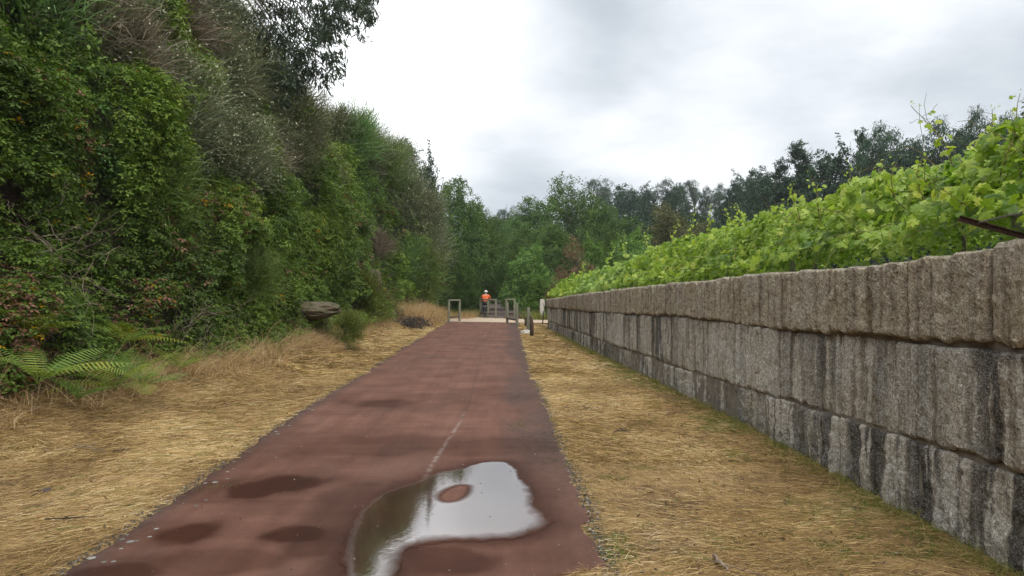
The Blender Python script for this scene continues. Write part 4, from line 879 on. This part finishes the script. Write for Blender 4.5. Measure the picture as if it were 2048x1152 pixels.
pebbles(420, lambda y, n: gr_.uniform(xl(y)+.1, xr(y)-.1, n), 4.4, 22, .006, .018, 'gravel', 'path_grit', 'tiny pale grit and litter scattered over the red path and puddle', 'grit', 1.4, .4)
mbl = MB()
for k in range(30):
    y = 5+gr_.uniform(0, 1)**1.6*7; x = float(xl(y))+abs(gr_.normal())*.11+.04; rr = gr_.uniform(.012, .03); n_ = 12; a = np.arange(n_)*2*np.pi/n_
    ring = np.stack([x+rr*np.cos(a)*gr_.uniform(.85, 1.15, n_), y+rr*np.sin(a)*gr_.uniform(.85, 1.15, n_), np.full(n_, .018)], -1)
    mbl.add(np.vstack([ring, [[x, y, .021]]]), None, [[i_, (i_+1) % n_, n_] for i_ in range(n_)], gr_.uniform())
lo_ = mbl.build('lichen_spots', M['lichen']); tag(lo_, 'pale round lichen spots along the left edge of the red path', 'lichen', kind='stuff')
mb = MB(); n = 900; side_ = gr_.uniform(0, 1, n) < .5; y = 4.6+gr_.uniform(0, 1, n)**1.4*20; x = np.where(side_, xr(y)+gr_.uniform(.1, 2.6, n), xl(y)-gr_.uniform(.1, 2.6, n))
V, T, A = scatter(LEAF[0]*[1, 1, 2.5], LEAF[1], on_ground(x, y, .03), gr_.normal(size=(n, 3))*.5+[0, 0, 1], gr_.uniform(.015, .05, n), gr_.uniform(0, .6, n)); mb.add(V, None, T, A)
dl = mb.build('dead_leaves', M['tree_brown']); tag(dl, 'small brown dead leaves strewn over the straw', 'leaves', kind='stuff')
mb = MB(); c = np.stack([*np.array([gpx(gr_.uniform(1080, 1900), gr_.uniform(720, 1140)) for _ in range(46)]).T], -1); c = c[(c[:, 0] < xw(c[:, 1])-.15) & (c[:, 0] > xr(c[:, 1])+.05)]; c = np.repeat(c, 12, 0)+gr_.normal(size=(len(c)*12, 2))*.07
V, Q, A = tufts(on_ground(c[:, 0], c[:, 1]), 12, .09, .0025, 0, .8, .04, 1.0, .7); mb.add(V, Q, None, A)
c = np.stack([*np.array([gpx(gr_.uniform(0, 640), gr_.uniform(800, 1140)) for _ in range(26)]).T], -1); c = c[(c[:, 0] > fx(c[:, 1])+.15) & (c[:, 0] < xl(c[:, 1])-.05)]; c = np.repeat(c, 10, 0)+gr_.normal(size=(len(c)*10, 2))*.06
V, Q, A = tufts(on_ground(c[:, 0], c[:, 1]), 10, .08, .0025, .2, .95, .04, 1.0, .7); mb.add(V, Q, None, A)
wd = mb.build('weeds', M['grass']); tag(wd, 'low green weeds scattered through the mown straw', 'weeds', kind='stuff')
# crumbs of dark litter on the verge
pebbles(2600, lambda y, n: np.where(gr_.uniform(0, 1, n) < .5, xr(y)+gr_.uniform(.1, 2.6, n), xl(y)-gr_.uniform(.1, 3.5, n)), 4.4, 26, .01, .028, 'gravel', 'dry_litter', 'scattered crumbs of dark litter on the straw', 'litter', 1.3, .35)

def twig(label, p0, p1, r, seed, mat='twig', bend=.05):
    rr = np.random.default_rng(seed); p0 = np.array([*p0, float(H(*p0))+.05]); p1 = np.array([*p1, float(H(*p1))+.06]); P = [p0+(p1-p0)*t+rr.normal(size=3)*bend*[1, 1, .3]*math.sin(math.pi*t) for t in np.linspace(0, 1, 7)]
    mb = MB(); mb.tube(P, np.linspace(r, r*.5, 7), 6); q = P[3]; mb.tube([q, q+rr.normal(size=3)*[.09, .09, .01], q+rr.normal(size=3)*[.14, .14, .02]], [r*.5, r*.35, r*.2], 5)
    o = mb.build('fallen_twig', M[mat], None, True); tag(o, label, 'twig', 'fallen twigs on the verge')
twig('thin grey crooked twig lying on the straw left of the path, upper of two', gpx(150, 900), gpx(212, 912), .008, 1)
twig('short brown twig end lying just right of the grey crooked twig', gpx(226, 912), gpx(262, 907), .007, 2, 'twig_dark', .02)
twig('dark thin twig on the straw near the lower left corner', gpx(95, 1050), gpx(150, 1045), .006, 3, 'twig_dark')
twig('brown stick end poking up at the bottom edge right of the path', gpx(1428, 1125), gpx(1455, 1160), .013, 4, 'twig', .01)
twig('small dark curled twig on the dry grass between path and wall', gpx(1228, 872), gpx(1252, 864), .008, 5, 'twig_dark', .04)
mb = MB(); c = np.array([*gpx(85, 1017), .13]); V, T, A = scatter(LEAF[0], LEAF[1], np.array([c, c+[.03, .01, .01], c+[-.03, 0, .0]]), np.array([[.2, -.3, 1], [.5, .2, 1], [-.4, .1, 1.]]), [.11, .08, .07], np.array([.1, .2, .1])); mb.add(V, None, T, A)
o = mb.build('fallen_leaf', M['twig_dark']); tag(o, 'curled dark dead leaf lying on the straw at lower left', 'leaf')

# ------------------------------------------------------------------ vines on their trellis behind the wall
vr = np.random.default_rng(55)
vtop = lambda y: np.interp(y, [0, 6.6, 11, 17, 24, 38], [3.35, 3.28, 3.02, 2.78, 2.50, 2.15])
def vine_part(y0, y1, n, leaf, label, canes, shoots):
    o = thing('grape_vine', label, 'vine', (float(xw(y0))+1.5, (y0+y1)/2, float(H(xw(y0)+1.5, y0))), 0, 'grape vines behind the wall'); org = np.array(o.location)
    y = vr.uniform(y0, y1, n); u = vr.uniform(0, 1, n)**.9*5.2
    zlow = zt(y)+.16+.1*(y < 9); 
    z = np.interp(u, [0, .55, 1.25, 6], [0, .55, 1, 1]); z = zlow+(vtop(y)-zlow)*z
    off = (fbm(pts(y*1.3, u*1.5, 0), 70, 3)-.5)*1.0*np.interp(u, [0, .5], [.35, 1])
    dep = vr.exponential(.13, n)
    nrm_ = np.where((u < 1.25)[:, None], np.array([-.75, -.25, .75]), np.array([-.1, -.15, 1.]))
    nrm_ = norm(nrm_)
    x = xw(y)+.22+u*np.where(u < 1.25, 1, 1)
    P = np.stack([x, y, z], -1)+nrm_*(off-dep+.1)[:, None]
    keep = P[:, 2] > zt(P[:, 1])+.03
    keep |= P[:, 0] > xw(P[:, 1])+.6
    P = P[keep]; nn_ = nrm_[keep]+vr.normal(size=(keep.sum(), 3))*.5; A = np.clip(vr.uniform(0, 1, len(P))*.75+(fbm(P*1.3, 71, 2)-.5)*.7+.08, 0, 1); A = np.where(vr.uniform(0, 1, len(P)) < .07, vr.uniform(.9, 1, len(P)), A)
    mb = MB(); V, T, A = scatter(VINE[0], VINE[1], P-org, nn_, leaf*vr.uniform(.55, 1.25, len(P)), A, None, vr); mb.add(V, None, T, A)
    cb = MB()
    for k in range(canes):
        yy = vr.uniform(y0, y1); u0 = vr.uniform(.05, 1.0); z0 = float(np.interp(u0, [0, .55, 1.25], [0, .55, 1])); zl = float(zt(yy))+.16
        p = np.array([float(xw(yy))+.2+u0, yy, zl+(float(vtop(yy))-zl)*z0])-org; d = norm(vr.normal(size=3)*[.35, .8, .3]+[-.15, -.2, .15]); PP = [p]
        for q in range(7): d = norm(d+vr.normal(size=3)*.2+[0, 0, -.05]); p = p+d*vr.uniform(.08, .16); PP.append(p)
        c1 = MB(); c1.tube(PP, np.linspace(.0045, .0015, 8), 4); c1.build('cane', M['cane'], o)
    for (px, py, d, ln, dx) in shoots:                     # upright shoots with small leaves and tendrils
        p = np.array([(px-1024)/F*d, d, zat(py, d)])-org; dd = norm(np.array([dx, -.1, 1.])); PP = [p]; m_ = 9
        for q in range(m_): dd = norm(dd+vr.normal(size=3)*.13); p = p+dd*ln/m_; PP.append(p)
        PP = np.array(PP); cb = MB(); cb.tube(PP, np.linspace(.007, .0025, m_+1), 4)
        k_ = np.repeat(np.arange(1, m_+1), 2); q_ = PP[k_]+vr.normal(size=(len(k_), 3))*.035; V, T, A = scatter(VINE[0], VINE[1], q_, vr.normal(size=(len(k_), 3))*.7+[-.4, -.4, .6], leaf*np.linspace(.8, .22, len(k_)), vr.uniform(.5, 1, len(k_)), None, vr); mb.add(V, None, T, A)
        for _ in range(3):
            i0 = vr.integers(3, m_); p2 = PP[i0]; d2 = norm(vr.normal(size=3)+[0, 0, .5]); TT = [p2]
            for q in range(6): d2 = norm(d2+vr.normal(size=3)*.45); p2 = p2+d2*.035; TT.append(p2)
            cb.tube(TT, .002, 3)
        cb.build('shoot', M['cane'], o)
    mb.build('leaves', M['vine'], o)
    # woody stock
    sb = MB(); g0 = float(H(xw(y0)+1.6, (y0+y1)/2)); sb.tube([(0.1, 0, -.1), (.13, .05, .8), (.0, -.05, 1.5), (.1, .1, 2.2)], [.05, .04, .035, .02], 7); sb.build('stem', M['bark'], o, True)
vine_part(2.2, 6.6, 9800, .135, 'nearest grape vine, large leaves at the right edge around the rusty iron bar', 46, [(1905, 330, 6.3, .62, -.45), (2010, 330, 6.0, .6, -.05), (1960, 300, 6.4, .4, .5), (1850, 400, 6.6, .42, -.2), (2040, 280, 6.2, .45, .1), (1790, 395, 7.2, .35, -.7)])
vine_part(6.6, 9.5, 7400, .13, 'grape vine next to the nearest one, with tall thin shoots against the cypress trees', 34, [(1640, 440, 8.6, .55, -.1), (1700, 410, 8.4, .45, .3), (1600, 440, 9.0, .4, -.4), (1750, 390, 8.2, .4, .1), (1560, 470, 9.4, .4, .2)])
vine_part(9.5, 14, 9600, .13, 'grape vine in mid row over the wall, its shoots below the broad cypress', 30, [(1500, 470, 12, .6, -.2), (1545, 450, 11.5, .5, .3), (1450, 480, 13, .6, -.1), (1480, 470, 12.5, .55, .2), (1590, 425, 10.5, .4, 0)])
vine_part(14, 21, 10500, .145, 'grape vine over the wall in front of the olive brown bush', 24, [(1380, 480, 16, .7, -.1), (1340, 495, 18, .7, .2), (1420, 470, 15, .6, 0), (1300, 505, 20, .7, -.2)])
vine_part(21, 29, 6500, .20, 'grape vine over the far part of the wall, before the withered brown tree', 12, [(1250, 515, 24, .8, 0), (1215, 528, 27, .8, .1)])
vine_part(29, 37.5, 5600, .23, 'farthest and lowest grape vine spilling over the far end of the wall', 8, [(1160, 556, 33, .8, 0)])
# trellis: posts, wires and the rusty bar
tr = thing('vine_trellis', 'vine trellis of posts and wires behind the wall with a rusty iron arm poking out', 'trellis', (4.6, 3.0, .35)); org = np.array([4.6, 3.0, .35])
for k, y in enumerate([2, 7.2, 12.4, 17.6, 22.8, 28, 33.2]):
    mb = MB(); x = float(xw(y))+1.55; mb.tube(np.array([(x, y, .1), (x, y, float(vtop(y))-.25)])-org, [.05, .045], 8); mb.build('post', M['wood'], tr, True)
for k, (dx, dz) in enumerate([(.5, -.75), (1.0, -.35), (1.6, -.22), (2.6, -.22)]):
    mb = MB(); ys = np.arange(1, 36, 1.5); mb.tube(np.stack([xw(ys)+dx, ys, vtop(ys)+dz], -1)-org, .002, 4); mb.build('wire', M['wire'], tr)
# iron angle arm from (1915,437) to (2048,478), coming towards the wall
pa = np.array([(1917-1024)/F*5.55, 5.55, zat(437, 5.55)]); pb = np.array([(2200-1024)/F*5.2, 5.2, zat(516, 5.2)])
dv = norm(pb-pa); upv = norm(np.cross(np.cross(dv, [0, 0, 1]), dv)); sv = np.cross(dv, upv)
mb = MB(); R_ = np.stack([dv, sv, upv], 1); Ln = np.linalg.norm(pb-pa)/2
mb.box((pa+pb)/2-org, (Ln, .0025, .020), R_); mb.box((pa+pb)/2-org+sv*.0185+upv*.0200, (Ln-.002, .016, .0025), R_)
mb.build('iron_arm', M['rust'], tr)
mb = MB(); t = np.linspace(0, 1, 24)[:, None]; P = (pa+dv*.12)*(1-t)+np.array([(2048-1024)/F*5.0, 5.0, zat(425, 5.0)])*t+vr.normal(size=(24, 3))*.003; mb.tube(P-org, .0035, 5); mb.tube(P-org+[0, .006, .006], .003, 5); mb.build('twisted_wire', M['wire'], tr)

# ------------------------------------------------------------------ barriers, posts
def roundpost(mb, x, y, z0, z1, r=.06, tilt=(0, 0)):
    mb.tube([(x, y, z0-.15), (x, y, z0+.02), (x+tilt[0]*.5, y+tilt[1]*.5, (z0+z1)/2), (x+tilt[0], y+tilt[1], z1-.015), (x+tilt[0], y+tilt[1], z1)], [r*1.02, r*1.02, r, r*.98, r*.85], 12)
def barrier(label, A, B, h, rails, r=.062, extra=None):
    c = ((A[0]+B[0])/2, (A[1]+B[1])/2, 0); o = thing('wooden_barrier', label, 'barrier', c, 0, 'wooden barriers at the crossing'); c = np.array(c)
    for q in (A, B)+((extra,) if extra else ()):
        mb = MB(); p = np.array([q[0], q[1], 0])-c; roundpost(mb, p[0], p[1], 0, h, r); mb.build('post', M['wood'], o, True)
    P = [A, B]+([extra] if extra else [])
    for a, b in zip(P[:-1], P[1:]):
        for z in rails:
            a3 = np.array([*a, z])-c; b3 = np.array([*b, z])-c; dd = norm(b3-a3); e = .08 if z > h else -.03
            mb = MB(); mb.tube([a3-dd*e, (a3+b3)/2, b3+dd*e], r*.72, 10); mb.build('rail', M['wood'] if z > .6 else M['wood_dark'], o, True)
    return o
def G2(px, py): d = dg(py); return ((px-1024)/F*d, d)
barrier('left wooden barrier of two posts and two rails beside the tall dry grass', G2(897.5, 644.5), G2(919, 643), 1.14, [1.18, .27])
barrier('middle wooden barrier of three posts standing in front of the cyclist', G2(961, 635.5), G2(976, 637), 1.10, [1.14, .30], extra=G2(991.5, 637.5))
barrier('farther right wooden barrier, the one with a pale top rail', G2(1012.5, 638), G2(1029, 638), 1.12, [1.16, .33])
barrier('near right wooden barrier, the one with only a dark low rail', G2(1014.5, 647), G2(1034, 651), 1.10, [.27], .068)
mb = MB(); x, y = G2(1056, 663); roundpost(mb, 0, 0, 0, 1.02, .075, (.02, 0)); o = mb.build('timber_post', M['wood'], None, True, loc=(x, y, 0)); tag(o, 'weathered round timber post beside the pale boulder right of the path', 'post')
mb = MB(); x, y = G2(1063.5, 673); mb.tube([(0, 0, -.1), (0, 0, .5), (-.03, 0, .72), (-.05, 0, .80)], [.075, .075, .06, .03], 9); o = mb.build('timber_post', M['wood_dark'], None, True, loc=(x, y, 0)); tag(o, 'short dark pointed timber stump just right of the round post and boulder', 'post')
mb = MB(); x, y = G2(1051, 653); mb.tube([(0, 0, -.1), (0, 0, .4), (0, 0, .45)], [.05, .05, .04], 9); o = mb.build('timber_post', M['wood_dark'], None, True, loc=(x, y, 0)); tag(o, 'small dark stump behind the weathered round post', 'post')
x, y = G2(1041, 638); mb = MB(); rr = np.random.default_rng(4)
for k in range(9): q = rr.normal(size=2)*.13; mb.tube([(q[0], q[1], -.05), (q[0]+rr.normal()*.05, q[1], rr.uniform(.2, .42))], [.06, .03], 6)
o = mb.build('tree_stump', M['wood_dark'], None, True, loc=(x, y, 0)); tag(o, 'dark broken tree stump right of the far barrier', 'stump')
# pale marker stone, waisted towards its foot
x, y = G2(1084, 639); mb = MB(); z_ = [(-.1, .11), (.25, .125), (.6, .14), (.95, .135), (1.15, .12), (1.2, .09)]; V = []
for (z, w) in z_: V += [(-w, -w*.7, z), (w, -w*.7, z), (w, w*.7, z), (-w, w*.7, z)]
i = np.arange(5)[:, None]*4; j = np.arange(4)[None]; jn = (j+1) % 4
mb.add(np.array(V)+np.random.default_rng(3).normal(size=(24, 3))*.006, np.vstack([np.stack([i+j, i+jn, i+4+jn, i+4+j], -1).reshape(-1, 4), [[20, 21, 22, 23]]]))
o = mb.build('marker_stone', M['concrete'], None, False, loc=(x, y, 0), rot=(0, .02, .2)); tag(o, 'pale upright marker stone near the far end of the wall', 'stone post')
x, y = G2(1085, 648); mb = MB(); mb.tube([(0, 0, -.05), (.05, 0, .5), (.14, 0, 1.05), (.2, 0, 1.3)], [.035, .03, .025, .012], 6); mb.tube([(.09, 0, .8), (.02, .0, 1.1)], [.015, .008], 5)
o = mb.build('leaning_pole', M['twig_dark'], None, True, loc=(x, y, 0)); tag(o, 'thin dark leaning pole between the marker stone and the wall end', 'pole')
x, y = G2(874, 640); mb = MB(); roundpost(mb, 0, 0, .1, 1.1, .05); o = mb.build('timber_post', M['wood'], None, True, loc=(x, y, 0)); tag(o, 'grey timber post half hidden in the tall dry grass left of the barriers', 'post')
# heap of dark cut twigs by the left edge
x, y = G2(842, 660); mb = MB(); rr = np.random.default_rng(14)
for k in range(170):
    a = rr.uniform(0, 2*math.pi); q = rr.normal(size=3)*[.28, .28, .12]+[0, 0, .25]; dd = norm(rr.normal(size=3)); mb.tube([q-dd*.22, q+rr.normal(size=3)*.05, q+dd*.22], [.006, .008, .004], 3)
V, T, A = scatter(LEAF[0], LEAF[1], rr.normal(size=(500, 3))*[.3, .3, .13]+[0, 0, .25], rr.normal(size=(500, 3)), rr.uniform(.05, .1, 500), rr.uniform(0, 1, 500)); mb.add(V, None, T, A)
o = mb.build('brushwood_heap', M['twig_dark'], None, loc=(x-.5, y, 0), scale=(1.5, 1.3, 1.2)); tag(o, 'low dark heap of cut brushwood at the left path edge before the barriers', 'brushwood', kind='stuff')

# ------------------------------------------------------------------ cyclist seen from behind
def skin_body(name, verts, edges, radii, mat, parent, root=0, sub=2):
    me = bpy.data.meshes.new(name); me.from_pydata([tuple(v) for v in verts], edges, []); me.materials.append(M[mat])
    o = ob(name, me, parent); md = o.modifiers.new('Skin', 'SKIN'); md.use_smooth_shade = True
    for k, v in enumerate(me.skin_vertices[0].data): v.radius = radii[k] if hasattr(radii[k], '__len__') else (radii[k],)*2; v.use_root = (k == root)
    ss_ = o.modifiers.new('Subsurf', 'SUBSURF'); ss_.levels = sub; ss_.render_levels = sub; return o
CX, CY = (971.5-1024)/F*46.6, 46.6
bike = thing('bicycle', 'dark touring bicycle with rear bags under the rider in orange', 'bicycle', (CX, CY, .03), math.radians(-4))
def wheel(y):
    mb = MB(); a = np.linspace(0, 2*np.pi, 29); P = np.stack([a*0, y+.335*np.cos(a), .335+.335*np.sin(a)], -1); mb.tube(P, .018, 8, cap=False); w = mb.build('wheel', M['black'], bike, True)
    mb = MB(); mb.tube(np.stack([a*0, y+.31*np.cos(a), .335+.31*np.sin(a)], -1), .008, 6, cap=False); mb.tube([(-.05, y, .335), (.05, y, .335)], .018, 8)
    for k in range(16): b = k*np.pi/8; mb.tube([((-1)**k*.02, y, .335), (0, y+.31*math.cos(b), .335+.31*math.sin(b))], .0015, 3)
    mb.build('rim', M['metal'], w)
wheel(-.5); wheel(.55)
mb = MB(); bb = (0, -.08, .3)
for a, b in [((0, -.2, .82), bb), (bb, (0, .38, .68)), ((0, -.19, .78), (0, .36, .80)), ((0, .36, .84), (0, .55, .335)), ((0, -.19, .76), (.04, -.5, .335)), ((0, -.19, .76), (-.04, -.5, .335)), (bb, (.04, -.5, .335)), (bb, (-.04, -.5, .335))]: mb.tube([a, b], .016, 6)
mb.build('frame', M['trousers'], bike, True)
mb = MB(); mb.tube([(-.29, .26, 1.0), (-.15, .36, 1.0), (0, .38, .98), (.15, .36, 1.0), (.29, .26, 1.0)], .013, 6); mb.tube([(0, .36, .82), (0, .38, .98)], .015, 6); mb.build('handlebar', M['metal'], bike, True)
mb = MB(); mb.tube([(0, -.34, .88), (0, -.26, .89), (0, -.12, .885), (0, -.02, .88)], [.05, .075, .04, .02], 8); mb.tube([(0, -.2, .78), (0, -.2, .88)], .013, 6); mb.build('saddle', M['black'], bike, True)
mb = MB(); mb.box((0, -.5, .72), (.07, .19, .012)); mb.box((0, -.6, .70), (.09, .012, .04)); mb.build('rack', M['metal'], bike)
for s in (-1, 1):
    mb = MB(); mb.box((s*.145, -.5, .53), (.06, .14, .16), taper=.85); o = mb.build('bag', M['bag'], bike); bv = o.modifiers.new('b', 'BEVEL'); bv.width = .03; bv.segments = 3
    mb = MB(); mb.tube([(s*.03, -.08, .3), (s*.09, -.08+s*.17, .3-s*.02)], .01, 5); mb.box((s*.14, -.08+s*.17, .3-s*.02), (.05, .045, .01)); mb.build('pedal', M['metal'], bike)
per = thing('person', 'cyclist in an orange jacket, dark trousers and white helmet riding away past the middle barrier', 'person', (CX, CY, .03), math.radians(-4))
B = []  # one continuous body: pelvis, spine, neck, head, arms, legs
def J(*p): B.append(p); return len(B)-1
pel = J(0, -.2, .96); sp = J(0, -.15, 1.12); chs = J(0, -.03, 1.30); nk = J(0, .05, 1.40); hd0 = J(0, .09, 1.46); hd = J(0, .11, 1.535)
E = [(pel, sp), (sp, chs), (chs, nk), (nk, hd0), (hd0, hd)]; RAD = [(.15, .11), (.145, .10), (.17, .11), .055, .075, .085]
for s in (-1, 1):
    sh = J(s*.18, 0, 1.345); el_ = J(s*.27, .10, 1.14); wr_ = J(s*.27, .25, 1.02); ha = J(s*.265, .29, 1.00); E += [(chs, sh), (sh, el_), (el_, wr_), (wr_, ha)]; RAD += [.07, .045, .03, .035]
    hp = J(s*.10, -.18, .92); kn_ = J(s*.13, .10+s*.10, .66+s*.07); an = J(s*.13, -.10+s*.14, .40-s*.02); to = J(s*.135, .06+s*.15, .33-s*.02); E += [(pel, hp), (hp, kn_), (kn_, an), (an, to)]; RAD += [.095, .065, .04, .03]
skin_body('body', B, E, RAD, 'skin', per)
def sub_(idx, off): 
    m_ = {k: q for q, k in enumerate(idx)}; return [B[k] for k in idx], [(m_[a], m_[b]) for a, b in E if a in m_ and b in m_], [tuple(np.array(RAD[k])*1.0+off) if hasattr(RAD[k], '__len__') else RAD[k]+off for k in idx]
v, e, r = sub_([sp, pel, chs, 6, 7, 8, 14, 15, 16], .022); skin_body('jacket', v, e, r, 'jacket', per)
v, e, r = sub_([pel, 10, 11, 12, 18, 19, 20], .016); r[0] = (.135, .12); skin_body('trousers', v, e, r, 'trousers', per)
for s, k in ((-1, 12), (1, 20)): skin_body('shoe', [B[k], B[k+1], (B[k+1][0], B[k+1][1]+.05, B[k+1][2])], [(0, 1), (1, 2)], [.045, .045, .03], 'black', per)
for s, k in ((-1, 9), (1, 17)):                                           # five fingers closed round each grip
    hx, hy, hz = B[k]
    for f in range(5):
        ox = s*(-.03+.018*f); ln = (.030, .038, .042, .038, .030)[f]
        pts_ = [(hx+ox, hy, hz+.01), (hx+ox, hy+ln, hz+.012), (hx+ox, hy+ln+.012, hz-.012), (hx+ox, hy+ln-.005, hz-.03)] if f else [(hx-s*.03, hy-.01, hz), (hx-s*.045, hy+.012, hz-.012), (hx-s*.045, hy+.03, hz-.022)]
        skin_body('finger', pts_, [(q, q+1) for q in range(len(pts_)-1)], [.009]*len(pts_), 'skin', per, sub=1)
import bmesh
bm = bmesh.new(); bmesh.ops.create_uvsphere(bm, u_segments=20, v_segments=14, radius=1)
bmesh.ops.delete(bm, geom=[v for v in bm.verts if v.co.z < -.30], context='VERTS')
for v in bm.verts: v.co = Vector((v.co.x*.108, v.co.y*.135, v.co.z*.10))
me = bpy.data.meshes.new('helmet'); bm.to_mesh(me); bm.free(); me.materials.append(M['white'])
for p in me.polygons: p.use_smooth = True
h_ = ob('helmet', me, per, (0, .10, 1.575), (-.15, 0, 0)); sd_ = h_.modifiers.new('s', 'SOLIDIFY'); sd_.thickness = .012
mb = MB()
for k in (-1, 0, 1): mb.box((k*.045, .095, 1.673-.012*abs(k)), (.008, .07, .006))
mb.build('helmet_vents', M['trousers'], per)

# ------------------------------------------------------------------ air
bm = bmesh.new(); bmesh.ops.create_cube(bm, size=1)
for v in bm.verts: v.co = Vector((v.co.x*2600, v.co.y*1500+620, (v.co.z+.5)*90-3))
me = bpy.data.meshes.new('haze'); bm.to_mesh(me); bm.free()
hm, ht, ho = new_mat('haze'); ht.links.new(G(ht).n('ShaderNodeVolumePrincipled', {'Color': (.84, .91, .98, 1), 'Density': .00034}).outputs[0], ho.inputs['Volume'])
me.materials.append(hm); tag(ob('haze', me), None, None, kind='stuff')
